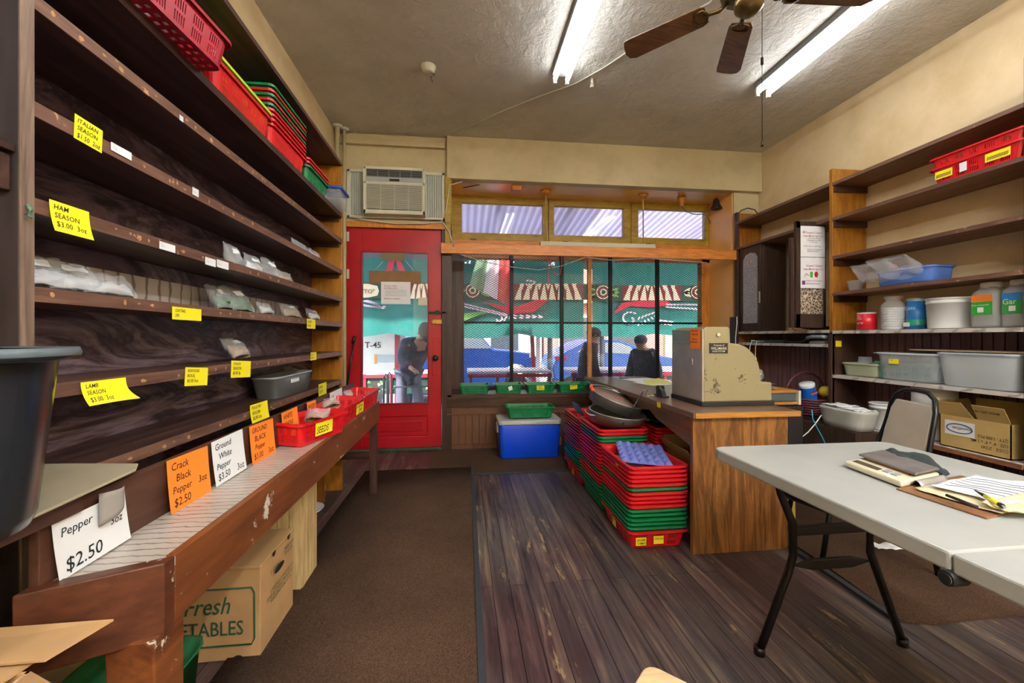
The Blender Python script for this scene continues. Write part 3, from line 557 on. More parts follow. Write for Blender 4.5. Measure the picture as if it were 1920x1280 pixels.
# ------------------------------------------------------------------ bags of spices
def bag(loc, size, label, rz=0, tilt=0, fill=None, seed=1, name='spice_bag', parts=True, group=None):
    t = thing(name, label, 'plastic bag', loc, rz, group); sx, sy, sz = size; sd = seed * 3.7; tilt = tilt or R_(-38 - 9 * (seed % 3))
    def film(side, k=1.0, top=1.0):
        def fn(u, v):
            e = max(0, math.sin(math.pi * u)) ** .45 * max(0, math.sin(math.pi * min(1, v * .92 + .06))) ** .5
            n = noise.noise(Vector((u * 4 + sd, v * 4, side))) * .5 + noise.noise(Vector((u * 11, v * 11 + sd, side * 2))) * .3
            d = side * sy * .5 * k * e * (1.15 - .75 * v) * (1 + .8 * n) + .010 * noise.noise(Vector((u * 5 + sd, v * 3, 9))) * v
            return ((u - .5) * sx * k * (1 + .06 * noise.noise(Vector((v * 5, sd, side * 0)))) , -d, .004 + v * sz * 1.25 * top * k + .008 * noise.noise(Vector((u * 6, sd, 4))) * v)
        return fn
    M = T(0, sy * .45, 0, tilt); m = MB(); m.grid(film(1), 22, 18, M=M); m.grid(film(-1), 22, 18, M=M)
    lo = min(v.z for v in m.v); M = T(0, sy * .45, .002 - lo, tilt); m.v = [v + Vector((0, 0, .002 - lo)) for v in m.v]
    m.build('bag_film', BAGP, t, local=True)
    if fill: c = MB().grid(film(1, .86, .62), 14, 12, M=M @ T(0, 0, .004)).grid(film(-1, .86, .62), 14, 12, M=M @ T(0, 0, .004)); c.build('contents', fill, t, local=True)
    if parts:
        fr_ = film(1); MB().grid(lambda u, v: tuple(Vector(fr_(.3 + u * .4, .55 + .22 * v)) + Vector((0, -.003, 0))), 6, 4, M=M).build('paper_label', CARDW, t, local=True)
    return t
HERB = flat('dark_green_herb', '2a6a2e', .8, var=.5, sc=60); TANF = flat('tan_spice', 'a98a5c', .8, var=.3, sc=50); WPOW = flat('white_powder', 'c9cccf', .8)
def on_shelf(x, y, z, dx=.06): p = seen(x, y, X=SX - dx); return (p.x, p.y, z)
hr = R_(90)
for i, (x, sh, w, h, f, lb) in enumerate([(100, 4, .20, .075, WPOW, 'flat clear bag of white powder at the near end of the fifth shelf'), (170, 4, .17, .07, WPOW, 'clear bag of white powder, second on the fifth shelf'), (230, 4, .2, .06, WPOW, 'shiny clear bag of white powder, third on the fifth shelf'),
    (437, 4, .13, .09, HERB, 'clear bag of dark green herbs, left one of the pair on the fifth shelf'), (470, 4, .2, .10, HERB, 'larger clear bag of dark green herbs, right one of the pair on the fifth shelf'), (513, 4, .14, .055, WPOW, 'small white bag right of the green herb bags'), (560, 4, .25, .07, TANF, 'clear bag of pale tan spice near the far end of the fifth shelf'), (600, 4, .2, .065, WPOW, 'white bag leaning at the far end of the fifth shelf'),
    (455, 3, .13, .08, None, 'small clear bag with a label, first of the group on the fourth shelf'), (490, 3, .16, .07, WPOW, 'clear bag with white label, second of the group on the fourth shelf'), (520, 3, .16, .08, None, 'crumpled clear bag, third of the group on the fourth shelf'), (545, 3, .2, .05, TANF, 'flat clear bag, last of the group on the fourth shelf'),
    (575, 2, .25, .06, None, 'crumpled clear bag toward the far end of the third shelf'), (600, 2, .2, .06, WPOW, 'small white bag at the far end of the third shelf'),
    (470, 5, .14, .085, TANF, 'small open bag of tan spice on the sixth shelf'), (585, 6, .12, .13, flat('amber_spice', 'b07a1e', .6), 'clear bag of amber spice behind the grey bin on the lowest shelf')]):
    p = on_shelf(x, 600, SH[sh] + .001, .05 if sh < 4 else .065); bag(p, (w, .06 if sh < 5 else .075, h * 1.05), lb, hr, R_(-14) if sh < 4 else (R_(-28) if sh == 4 else 0), f, i + 1, parts=h > .06)
# grey bin on the lowest shelf
p0 = seen(515, 745, X=SX - .04); p1 = seen(585, 720, X=SX - .04); t = thing('storage_bin', 'grey plastic handled bin tilted on the lowest left shelf', 'bin', (SX - .10, (p0.y + p1.y) / 2, SH[6] + .001)); L = (p1.y - p0.y) * .5
m = MB(); m.lathe([(0, 0), (.86, 0), (1, .115), (1.03, .115), (1.03, .105)], n=40, M=Matrix.Diagonal((.07, L, 1, 1)), power=7); m.build('bin_body', GRY, t, local=True, solid=.003)
MB().box(.072, .076, -L * .35, L * .05, .07, .09).build('handle_slot', WHT, t, local=True)
# big black tub on a cardboard sheet
t = thing('black_tub', 'large black plastic tub on the cardboard sheet at the left edge', 'tub', (-.84, .71, .879))
SB_ = flat('smoky_black_plastic', '23272c', .22); m = MB(); m.lathe([(0, .003), (.12, .003), (.14, .012), (.146, .03), (.172, .295), (.173, .30), (.196, .302), (.198, .295), (.198, .285), (.190, .284)], n=48); m.build('tub_body', SB_, t, local=True, solid=.0025)
MB().lathe([(.17, .301), (.197, .304), (.2, .296), (.198, .284), (.176, .284)], n=48).build('tub_rim', flat('grey_green_rim', '5c676b', .3), t, local=True)
P = [(-1.17, .25), (-.79, .25), (-.77, .79), (-.80, 1.12), (-.83, 1.17), (-1.0, 1.19), (-1.17, 1.2)]
o = tag(MB().prism(P, .8705, .877, 'z').build('cardboard_sheet', flat('grey_board', 'a3987f', .8, var=.15, sc=5), None, bevel=.002), 'grey cardboard sheet under the black tub', 'cardboard')
# ------------------------------------------------------------------ under the bench
bxn = thing('vegetable_box', 'brown cardboard box printed with green VEGETABLES lettering under the bench', 'cardboard box', (-.95, 1.8, 0), 0)
X0, X1, Y0, Y1, Zt = -1.16, -.755, 1.65, 1.95, .35
MB().box(X0, X1, Y0, Y1, 0.003, Zt - .01).box(X0 - .004, X1 + .004, Y0 - .004, Y1 + .004, Zt - .012, Zt).build('box_body', CB, bxn, bevel=.003)
m = MB(); m.tube([(X0 + .06, Y0 - .002, .06), (X1 - .03, Y0 - .002, .06), (X1 - .02, Y0 - .002, .08), (X1 - .02, Y0 - .002, .25), (X1 - .03, Y0 - .002, .27), (X0 + .06, Y0 - .002, .27)], .003, mi=0, flat=1)
m.text('Fresh', .09, frame((X0 + .14, Y0 - .004, .18), (1, 0, 0), (0, 0, 1)), 0, .3, .8); m.text('VEGETABLES', .075, frame((X0 + .02, Y0 - .004, .10), (1, 0, 0), (0, 0, 1)), 0, 0, .78)
m.build('front_printing', GINK, bxn, fix=False); m = MB()
for i, (s, z) in enumerate((('1 1/9 BU', .27), ('CAREFULLY PACKED BY', .2), ('STAR & STRING PRODUCE', .18), ('WASHINGTON, U.S.A.', .16))): m.text(s, .02 if i else .025, frame((X1 + .005, Y0 + .07 - (.03 if i == 2 else 0), z), (0, 1, 0), (0, 0, 1)), 0)
m.text('PRODUCE', .02, frame((X1 + .005, Y0 + .2, .3), (0, 1, 0), (0, 0, 1)), 0); m.text('OF U.S.A.', .02, frame((X1 + .005, Y0 + .2, .28), (0, 1, 0), (0, 0, 1)), 0); m.build('side_printing', GINK, bxn, fix=False)
m = MB()
for c, rx, rz_ in ((Y0 + .15, .045, .014), ): m.add([(X1 + .0055, c + rx * math.cos(a * .5236), .262 + rz_ * math.sin(a * .5236)) for a in range(12)], [tuple(range(12))])
for c, z in ((Y0 + .10, .35), (Y0 + .24, .35), (Y0 + .11, .003), (Y0 + .22, .003)): m.add([(X1 + .0055, c + .016 * math.cos(a * math.pi / 8), z + (.02 * math.sin(a * math.pi / 8)) * (1 if z < .1 else -1)) for a in range(9)], [tuple(range(9))])
m.add([(X0 + .33 + .022 * math.cos(a * math.pi / 8), Y0 - .0055, .003 + .022 * math.sin(a * math.pi / 8)) for a in range(9)], [tuple(range(9))])
m.build('hand_hole', flat('dark_hole', '15100c', .9), bxn, fix=False)
t = thing('wooden_crate', 'pale slatted wooden crate standing on end under the bench behind the vegetable box', 'crate', (-.9, 2.15, 0)); PINE = wood('pale_pine', ['a98a58', 'cdb27e', 'bfa26c'], 'z', 7, .6, 12)
for i in range(5): MB().box(-1.03 + i * .054, -.98 + i * .054, 2.06, 2.07, .003, .50).build('slat', PINE, t, bevel=.001)
for i in range(4): MB().box(-.77, -.76, 2.07 + i * .05, 2.115 + i * .05, .003, .50).build('slat', PINE, t, bevel=.001)
MB().box(-1.03, -.77, 2.07, 2.27, .003, .02).box(-1.03, -.77, 2.07, 2.27, .48, .50).build('end_board', PINE, t)
p = seen(578, 958, Z=0); tag(MB().lathe([(0, .006), (.09, .006), (.105, .012), (.115, .02), (.12, .02), (.108, .008), (.09, .001), (0, .001)], n=36, M=T(p.x - .02, p.y, 0)).build('white_plate', WHT), 'round white plastic lid lying on the floor under the bench', 'lid')
p = seen(586, 937, Z=0.0); bag((p.x, p.y, 0.001), (.17, .09, .05), 'small yellow plastic bag on the floor behind the white lid', .2, 0, flat('yellow_wrapper', 'd8c81e', .4), 31, 'yellow_bag', False)
t = thing('green_tote', 'green translucent plastic tote on the floor beneath the near bench end', 'tote', (-.98, 1.2, 0)); MB().lathe([(0, .004), (.9, .004), (1, .22), (1.05, .22)], n=36, M=T(-.98, 1.25, 0) @ Matrix.Diagonal((.15, .22, 1, 1)), power=7).build('tote_body', translucent('green_clear_plastic', '2f7a4c', .8), t, solid=.003)
t = thing('open_cardboard_box', 'open cardboard box with loose flaps in the bottom left corner', 'cardboard box', (-.9, .6, 0))
X0, X1, Y0, Y1, Zt = -1.15, -.735, .35, .80, .63
MB().box(X0, X1, Y0, Y0 + .006, 0, Zt).box(X0, X1, Y1 - .006, Y1, 0, Zt).box(X0, X0 + .006, Y0, Y1, 0, Zt).box(X1 - .006, X1, Y0, Y1, 0, Zt).box(X0, X1, Y0, Y1, 0.002, .008).build('box_body', CB, t)
MB().prism([(X0, Y1), (X0 + .02, .47), (X1 - .06, .50), (X1 - .01, Y1 + .02)], Zt + .001, Zt + .006, 'z', M=T(0, 0, 0)).build('flap', CB, t)
def quadpl(m, P, th=.004):
    a = (Vector(P[1]) - Vector(P[0])).cross(Vector(P[2]) - Vector(P[0])).normalized() * th; n = len(P); V = [Vector(p) for p in P] + [Vector(p) + a for p in P]
    m.add(V, [tuple(range(n))[::-1], tuple(range(n, 2 * n))] + [(i, (i + 1) % n, n + (i + 1) % n, n + i) for i in range(n)]); return m
quadpl(MB(), [(X0 + .0, Y1 + .002, Zt + .01), (X1 + .02, Y1 + .002, Zt + .012), (X1 + .06, Y1 + .09, Zt + .02), (X0 + .02, Y1 + .07, Zt + .03)]).build('flap', CB, t)
quadpl(MB(), [(X1, Y0 + .0, Zt), (X1, Y1, Zt), (X1 + .065, Y1 - .02, Zt - .02), (X1 + .06, Y0, Zt - .03)]).build('flap', CBD, t)
# ------------------------------------------------------------------ slotted baskets
def basket_mesh(name, L, W, H, mat, slots=(5, 3), taper=.9, rim=.014):
    """rim outline W (x) by L (y), open on top, slotted walls and lattice base"""
    c = .035 * (L / .5); per = []
    def side(p, q, groups):
        n = []; d = Vector(q) - Vector(p); cuts = [0]; w = 1 / groups
        for g in range(groups):
            a = g * w + w * .22; s = w * .56 / 9
            for k in range(10): cuts.append(a + k * s)
        cuts.append(1)
        for i, t in enumerate(cuts[:-1]): n.append((Vector(p) + d * t, 0 if i == 0 else (1 if ((i - 1) % 10) % 2 == 0 and (i - 1) % 10 < 9 else 0)))
        return n
    x, y = W / 2, L / 2
    cor = lambda cx, cy, a0: [(Vector((cx + c * math.cos(R_(a0 + 30 * k)), cy + c * math.sin(R_(a0 + 30 * k)))), 0) for k in range(3)]
    per += side((-x + c, -y), (x - c, -y), slots[1]) + cor(x - c, -y + c, -90) + side((x, -y + c), (x, y - c), slots[0]) + cor(x - c, y - c, 0)
    per += side((x - c, y), (-x + c, y), slots[1]) + cor(-x + c, y - c, 90) + side((-x, y - c), (-x, -y + c), slots[0]) + cor(-x + c, -y + c, 180)
    n = len(per); rows = [0, .12, .40, .50, .78, 1]; m = MB(); V = []
    sc = lambda v: taper + (1 - taper) * v
    for v in rows:
        for p, _ in per: V.append((p.x * sc(v) * (1 - 2 * rim / W), p.y * sc(v) * (1 - 2 * rim / L), v * H))
    F = []
    for j in range(5):
        for i in range(n):
            if j in (1, 3) and per[i][1]: continue
            F.append((j * n + i, j * n + (i + 1) % n, (j + 1) * n + (i + 1) % n, (j + 1) * n + i))
    b = len(V)
    for p, _ in per: V.append((p.x, p.y, H))
    for p, _ in per: V.append((p.x, p.y, H - .010))
    for i in range(n): k = (i + 1) % n; F += [(5 * n + i, 5 * n + k, b + k, b + i), (b + i, b + k, b + n + k, b + n + i)]
    m.add(V, F, 0, None, False)
    bw, bl = W * taper - 2 * rim - .006, L * taper - 2 * rim - .006; nu, nv = 17, 25
    m.grid(lambda u, v: ((u - .5) * bw, (v - .5) * bl, .0005), nu, nv, sm=False, skip=lambda i, j: i % 2 == 1 and j % 2 == 1)
    me = m.mesh('tmp', mat); o = bpy.data.objects.new('tmp', me); COL.objects.link(o); s = o.modifiers.new('s', 'SOLIDIFY'); s.thickness = .0026; s.offset = 0
    dg = bpy.context.evaluated_depsgraph_get(); r = bpy.data.meshes.new_from_object(o.evaluated_get(dg)); r.name = name
    bpy.data.objects.remove(o); bpy.data.meshes.remove(me); return r
BM = {}
def bk(size, mat):
    if (size, mat.name) not in BM:
        d = {'large': (.50, .36, .10), 'small': (.335, .235, .088), 'mid': (.40, .28, .10)}[size]; k = (size, 'geo')
        if k not in BM: BM[k] = basket_mesh('slotted_basket', *d, mat, (5, 3) if size != 'small' else (3, 2))
        me = BM[k].copy(); me.materials.clear(); me.materials.append(mat); BM[(size, mat.name)] = me
    return BM[(size, mat.name)]
def basket(size, mat, loc, label, rz=0, rx=0, ry=0, group=None, name='slotted_basket'):
    o = bpy.data.objects.new(name, bk(size, mat)); COL.objects.link(o); o.location = loc; o.rotation_euler = (rx, ry, rz); ORG[o.name] = Vector(loc); return tag(o, label, 'basket', group)
def sticker(par, x, y, z, face, w, h, txt, mat=CARDY, name='paper_label', ts=.3, rot=0):
    ax = {'-y': (1, 0, 0), 'x': (0, 1, 0), '-x': (0, -1, 0)}[face]; M = frame((x, y, z), ax, (0, 0, 1)) @ Matrix.Rotation(rot, 4, 'Z'); m = MB().add([(0, 0, 0), (w, 0, 0), (w, h, 0), (0, h, 0)], [(0, 1, 2, 3)], 0, M)
    yy = h
    for s in txt:
        yy -= h * ts * 1.15
        if not s: continue
        V, F = text_geo(s, h * ts, .15); mx = max(v.x for v in V); k = min(1, w * .86 / mx); m.add([(w * .07 + v.x * k, yy + v.y, .0012) for v in V], F, 1, M)
    return m.build(name, [mat, INK], par, local=True, fix=False)
NUM = ['topmost', 'second', 'third', 'fourth', 'fifth', 'sixth', 'seventh', 'eighth', 'ninth', 'tenth', 'eleventh', 'twelfth', 'thirteenth', 'fourteenth', 'fifteenth', 'sixteenth', 'seventeenth', 'eighteenth', 'nineteenth', 'lowest']
PITCH = .0243
def stack(x, y, seq, where, z0=.002, rz=0, size='large', grp=None, jit=.004):
    """seq from the bottom up: R, G, D"""
    n = len(seq); out = []
    for i, c in enumerate(seq):
        mt_ = {'R': RED, 'G': GRN, 'D': REDD}[c]; k = n - 1 - i; w = 'lowest' if i == 0 else NUM[k]
        lb = '%s basket, %s %s' % ({'R': 'red', 'G': 'green', 'D': 'dark red'}[c], w if k == 0 or i == 0 else w + ' from the top', where)
        out.append(basket(size, mt_, (x + rnd.uniform(-jit, jit), y + rnd.uniform(-jit, jit), z0 + i * PITCH), lb, rz + rnd.uniform(-.006, .006), group=grp))
    return out
A = stack(1.10, 2.49, 'RGGGGGRRRRGRRRRR', 'in the floor stack nearest the camera', grp='baskets of the nearest floor stack')
sticker(A[0], -.135, -.2335, .02, '-y', .062, .045, ['GROUND', 'CUMIN'], name='price_sticker', ts=.38); sticker(A[0], -.03, -.2335, .024, '-y', .06, .045, ['CHILI Pwd'], name='price_sticker', ts=.4)
sticker(A[0], -.1665, .05, .02, '-x', .06, .06, ['CUMIN'], name='price_sticker'); sticker(A[14], -.177, -.02, .07, '-x', .05, .03, [''], name='price_sticker')
B_ = stack(1.10, 3.01, 'GGGGRRRGRRRRRRRRGGRR', 'in the middle floor stack beside the desk', grp='baskets of the middle floor stack')[:]
C_ = stack(1.10, 3.53, 'RRGGGGGGRGDDDDDDDDR', 'in the floor stack farthest from the camera', grp='baskets of the far floor stack')  # D: red baskets with their shade put into a darker colour
sticker(C_[0], -.1665, 0, .02, '-x', .06, .06, ['OREGANO'], name='price_sticker')
D_ = stack(1.51, 3.02, 'RRRRRRRRRRRRRRRRRRRRRR'[:20], 'in the stack under the desk', grp='baskets of the stack under the desk')
# egg tray inside the top basket of the nearest stack
def egg(u, v):
    a, b = u * 6 * 2 * math.pi, v * 5 * 2 * math.pi; return ((u - .5) * .30, (v - .5) * .34, .022 * ((1 - math.cos(a)) * (1 - math.cos(b)) * .25) ** .55 + .05 * max(0, v - .8) ** 1.2)
t = thing('egg_carton_tray', 'blue grey moulded egg tray lying in the red top basket', 'egg tray', (1.115, 2.50, .445), R_(-14)); EGG = flat('blue_pulp', '6470b4', .85, var=.2, sc=20, bump=.2)
o = MB().grid(egg, 60, 50, M=T(0, 0, .022, R_(5), R_(4))).build('pulp_tray', EGG, t, local=True, solid=.003)
tag(MB().prism([(-.13, -.1), (.02, -.18), (.10, .15), (-.12, .2)], 0, .001, 'z', M=T(1.06, 2.52, .405)).build('white_paper_sheet', PALE), 'white paper sheet under the egg tray', 'paper')
# pans on the middle stack
def pan(label, loc, rx, ry, disc, rim=.205, h=.075):
    t = thing('round_sieve' if disc else 'round_pan', label, 'pan', loc); t.rotation_euler = (rx, ry, 0)
    MB().lathe([(0, .004), (rim - .012, .004), (rim - .008, 0), (rim, h), (rim + .008, h + .004), (rim + .002, h + .008), (rim - .006, h), (rim - .012, .008), (0, .008)], n=48).build('pan_body', STEEL, t, local=True)
    if disc:
        MB().lathe([(0, h - .01), (rim - .015, h - .01), (rim - .015, h - .016), (0, h - .016)], n=40).build('sieve_disc', flat('pinkish_brown_board', '8c7468', .6, var=.3, sc=8), t, local=True)
        MB().lathe([(rim - .015, h), (rim - .008, h + .006), (rim - .004, h)], n=40).build('inner_ring', CHROME, t, local=True)
        MB().tube([(rim * math.cos(a), rim * math.sin(a), h + .004) for a in [R_(150 + 8 * k) for k in range(6)]], .013).build('red_tape', flat('salmon_red_tape', 'e2523c', .5), t, local=True)
        MB().box(-.02, .05, -.012, .0, h - .0095, h - .007, M=Matrix.Rotation(.2, 4, 'Z')).build('red_mark', flat('faded_red_mark', 'b5402f', .6), t, local=True)
    else:
        for s in (0, math.pi): MB().tube([(rim * math.cos(s + a), rim * math.sin(s + a), .055) if abs(a) > .3 else ((rim + .035) * math.cos(s + a), (rim + .035) * math.sin(s + a), .055) for a in (-.36, -.28, 0, .28, .36)], .005).build('handle', STEEL, t, local=True)
    return t
pan('dull metal pan with two loop handles tilted on the middle basket stack', (1.13, 3.0, .565), R_(5), R_(6), False)
pan('galvanised round sieve with a red taped rim leaning on the metal pan', (1.13, 3.06, .68), R_(12), R_(17), True)
p0 = Vector((1.10, 2.80, .59)); p1 = Vector((1.235, 2.78, .81))
t = thing('wire_skimmer', 'black rod with a twisted wire hook leaning against the metal pan', 'rod', p0); MB().cyl(p0, p1, .0045).build('rod', BLK, t); MB().tube([p1, p1 + Vector((.02, 0, .025)), p1 + Vector((.04, 0, .02)), p1 + Vector((.03, .01, -.01)), p1 + Vector((.07, 0, -.02))], .003).build('wire_hook', CHROME, t)
tag(MB().box(-.03, .03, -.12, .12, 0, .012, M=T(.97, 3.50, .585, R_(12), R_(24))).build('navy_scoop', flat('navy_plastic', '1e2f55', .4)), 'dark blue plastic scoop sticking up from the far stack', 'scoop')
tag(MB().lathe([(0, 0), (.85, 0), (1, .03), (1.02, .03)], n=32, power=6, M=T(1.50, 3.02, .57) @ Matrix.Diagonal((.15, .2, 1, 1))).build('navy_tray', flat('navy_plastic', '1e2f55', .4), None, solid=.003), 'dark blue tray on top of the basket stack under the desk', 'tray')
# cooler
ck = thing('picnic_cooler', 'blue picnic cooler with a white lid on the mat under the window', 'cooler', (.64, 4.2, .012)); M = T(.645, 4.215, .012)
cx0, cx1 = .34, .955
def rbox(x0, x1, y0, y1, z0, z1, t=0.0, M=None, mi=0, n=5, m=None):
    cx, cy, hx, hy = (x0 + x1) / 2, (y0 + y1) / 2, (x1 - x0) / 2, (y1 - y0) / 2; c = min(hx, hy) * .22; V = []; m = m or MB()
    for z, k in ((z0, 1 - t), (z1, 1)):
        for sx, sy, a0 in ((1, -1, -90), (1, 1, 0), (-1, 1, 90), (-1, -1, 180)):
            for q in range(n): a = R_(a0 + 90 * q / (n - 1)); V.append((cx + (sx * (hx - c) + c * math.cos(a)) * k, cy + (sy * (hy - c) + c * math.sin(a)) * k, z))
    N = 4 * n; F = [(i, (i + 1) % N, N + (i + 1) % N, N + i) for i in range(N)]
    m.add(V, F, mi, M, True); m.add(V, [tuple(range(N))[::-1], tuple(range(N, 2 * N))], mi, M); return m
BLU = flat('cooler_blue', '0b49e0', .3, var=.1)
rbox(cx0, cx1, 4.03, 4.40, .014, .34, .05).build('cooler_body', BLU, ck, bevel=.006)
rbox(cx0 - .008, cx1 + .008, 4.022, 4.408, .342, .385).box(.55, .70, 4.015, 4.03, .35, .362).build('cooler_lid', flat('grey_white_lid', 'b9bdb8', .4), ck, bevel=.008)
for s, x in ((-1, cx0), (1, cx1)): MB().box(x - .014 if s < 0 else x, x if s < 0 else x + .014, 4.13, 4.29, .25, .33).build('handle', WHT, ck, bevel=.004)
basket('large', GRN, (.66, 4.20, .40), 'green slotted basket resting on the cooler lid', R_(90), group='green baskets by the window').scale = (.75, .98, 1.05)
for i, (px0, px1) in enumerate(((860, 919), (927, 981), (986, 1042), (1046, 1100), (1104, 1160))):
    a, b = seen(px0, 730, Y=4.53).x, seen(px1, 730, Y=4.53).x
    nm = ['green basket at the left end of the window sill', 'green basket second on the window sill, with a torn white label', 'green basket third on the window sill, with a two-line yellow label', 'green basket fourth on the window sill, with a yellow label', 'green basket on the window sill partly behind the desk'][i]
    o = basket('small', GRN, ((a + b) / 2, 4.62, .587), nm, R_(90), group='green baskets on the window sill'); o.scale = (1, (b - a) / .335, 1.1)
    if i in (2, 3): sticker(o, -.1125, .03 if i == 3 else .05, .028, '-x', .085, .05, [['SWEET', 'PAPRIKA'], ['GARLIC']][i - 2], name='price_sticker', ts=.36, rot=R_(6) if i == 3 else 0)
    if i == 1: sticker(o, -.1125, -.0, .025, '-x', .045, .04, [''], CARDW, name='price_sticker', rot=.3)
tag(MB().box(.98, 1.06, 4.46, 4.47, .02, .11).build('wood_scrap', flat('raw_wood', 'b9793a', .6)), 'small raw orange wood block at the wall behind the cooler', 'wood block')
# baskets on the bench
for i, (x, y, z, rz, s, lb) in enumerate([(-.762, 2.16, .707, R_(-17), .78, 'red basket labelled SEEDS, nearest of the bench baskets'), (-.752, 2.62, .705, R_(-1), .95, 'red basket with two yellow labels in the middle of the bench row'), (-.750, 3.10, .705, R_(-1), .95, 'red basket at the far end of the bench')]):
    o = basket('large', RED, (x, y, z), lb, rz, ry=R_(3), group='red baskets on the bench'); o.scale = (.55, s, 1.05)
    if i == 0: sticker(o, .172, -.11, .028, 'x', .17, .06, ['SEEDS'], name='price_sticker', ts=.72)
    if i == 1: sticker(o, .172, .02, .02, 'x', .07, .06, ['CLOVES'], name='price_sticker'); sticker(o, .172, .10, .02, 'x', .1, .06, ['WHOLE', 'MACE'], name='price_sticker', ts=.34)
for i, (x, y) in enumerate(((-.76, 2.2), (-.75, 2.6), (-.77, 3.1))): bag((x, y, .745), (.12, .1, .06), ['clear bag of pale seeds in the nearest bench basket', 'clear bag of seeds in the middle bench basket', 'small clear bag in the farthest bench basket'][i], i, 0, TANF, 40 + i, parts=False)
# top shelf, left: baskets
zt = SH[0] + .002
o = basket('large', REDD, (-1.005, 1.42, zt), 'dark red basket overhanging the top left shelf, nearest the camera', R_(-4), group='baskets on the top left shelf'); o.scale = (.78, 1, 1.15)
o = basket('large', RED, (-1.07, 1.97, zt), 'red basket on the top left shelf holding a yellow green one', 0, group='baskets on the top left shelf'); o.scale = (.66, 1, 1.2)
o = basket('large', YEL, (-1.07, 1.97, zt + .026), 'yellow green basket nested in a red one on the top left shelf', 0, group='baskets on the top left shelf'); o.scale = (.66, 1, 1.2)
for o in stack(-1.07, 2.44, 'RRRRGRGRG', 'on the top left shelf', z0=zt, grp='baskets on the top left shelf', jit=.002): o.scale = (.66, .93, 1.1)
for o in stack(-1.065, 2.90, 'GRR', 'in the short stack on the top left shelf', z0=zt, grp='baskets on the top left shelf', jit=.002, size='mid'): o.scale = (.82, 1, 1.0)
t = thing('lidded_tub', 'small clear tub with a blue lid at the far end of the top left shelf', 'tub', (-1.0, 3.24, zt))
rbox(-1.03, -.89, 3.14, 3.34, zt, zt + .11, .12).build('tub_body', CLEARP, t); rbox(-1.04, -.88, 3.13, 3.35, zt + .11, zt + .125).build('tub_lid', flat('blue_lid', '1f4fc0', .4), t)
# ------------------------------------------------------------------ desk
dk = thing('office_desk', 'wood-grain laminate office desk with a walnut top in the middle of the shop', 'desk', (1.56, 3.15, 0))
MB().box(1.255, 1.825, 2.165, 2.195, 0, .755).build('end_panel', DESKW, dk, bevel=.002)
DESKY = wood('walnut_laminate_side', ['4e3a31', '75594b', '665046'], 'y', 8, .3, 16)
MB().box(1.30, 1.80, 4.10, 4.13, 0, .755).build('end_panel', DESKY, dk, bevel=.002)
MB().box(1.30, 1.80, 3.86, 3.875, .1, .755).box(1.30, 1.315, 3.86, 4.11, .50, .755).box(1.305, 1.31, 3.87, 4.11, 0.02, .5).build('pedestal', flat('grey_pedestal_side', '8a7f79', .4), dk)
MB().prism([(2.195, .755), (4.10, .755), (4.10, .66), (3.0, .665), (2.75, .70), (2.65, .66), (2.195, .58)], 1.275, 1.29, 'x').build('apron', DESKY, dk)
MB().box(1.81, 1.825, 2.195, 4.1, .1, .755).build('modesty_panel', DESKY, dk)
top = MB().box(1.245, 1.875, 2.135, 4.20, .757, .788).build('desktop', DESKT, dk, bevel=.004)
MB().box(1.25, 1.875, 2.128, 2.136, .758, .787).build('edge_band', OAKE, top); MB().box(1.238, 1.246, 2.13, 4.20, .758, .787).build('edge_band', DESKY, top)
sticker(dk, 1.237 - 1.56, 2.56 - 3.15, .75, '-x', .05, .035, [''], name='yellow_sticker')
# cash register
rg = thing('cash_register', 'old beige metal cash register with a stainless back on the desk', 'cash register', (1.63, 2.5, .79))
BEI = NB('worn_beige_enamel'); nn = BEI.noise(BEI.mp(), 9, 9, .75); cc = BEI.ramp(nn, [(.0, '857c60'), (.60, '8d8566'), (.63, '3a3026')]); BEI = BEI.fin(cc, .38, .1)
prof = [(1.415, .815), (1.855, .815), (1.855, .925), (1.785, .930), (1.782, .985), (1.765, 1.05), (1.735, 1.10), (1.69, 1.14), (1.64, 1.16), (1.585, 1.165), (1.583, 1.245), (1.575, 1.262), (1.43, 1.262), (1.415, 1.245)]
MB().prism(prof, 2.325, 2.68, 'y').build('register_body', BEI, rg, bevel=.006)
SS = flat('brushed_stainless', 'b9b6b0', .33, .75, var=.25, sc=6)
bkp = MB().box(1.403, 1.417, 2.322, 2.684, .816, 1.25).build('back_plate', SS, rg, bevel=.004)
MB().box(1.401, 1.404, 2.34, 2.665, 1.16, 1.235).build('customer_window', flat('dull_window', '7c8488', .15), rg)
MB().box(1.398, 1.404, 2.42, 2.45, 1.03, 1.07, M=T(0, 0, 0)).cyl((1.395, 2.435, 1.05), (1.403, 2.435, 1.05), .018).build('lock_badge', STEEL, rg)
MB().box(1.40, 1.865, 2.315, 2.69, .789, .816).build('base', BLK, rg, bevel=.002)
MB().box(1.58, 1.59, 2.34, 2.67, 1.17, 1.19).build('display_strip', BLK, rg)
m = MB()
for i in range(3):
    for j in range(4): m.cyl((1.80 + i * .0, 2.40 + j * .07, .96 + i * .05), (1.835 - i * .02, 2.40 + j * .07, .975 + i * .05), .010)
m.build('keys', flat('ivory_keys', 'c9bf92', .4), rg)
m = MB().box(1.45, 1.565, 2.319, 2.325, 1.105, 1.165, M=None); m.text('Property of', .014, frame((1.475, 2.3185, 1.148), (1, 0, 0), (0, 0, 1)), 1); m.text('WILLMARK', .022, frame((1.457, 2.3185, 1.126), (1, 0, 0), (0, 0, 1)), 1, 0, .93); m.text('SALES SYSTEM', .013, frame((1.465, 2.3185, 1.112), (1, 0, 0), (0, 0, 1)), 1)
m.build('name_plate', [BLK, CREAM], rg, fix=False)
MB().cyl((1.505, 2.316, 1.215), (1.505, 2.326, 1.215), .011).build('lock', CHROME, rg)
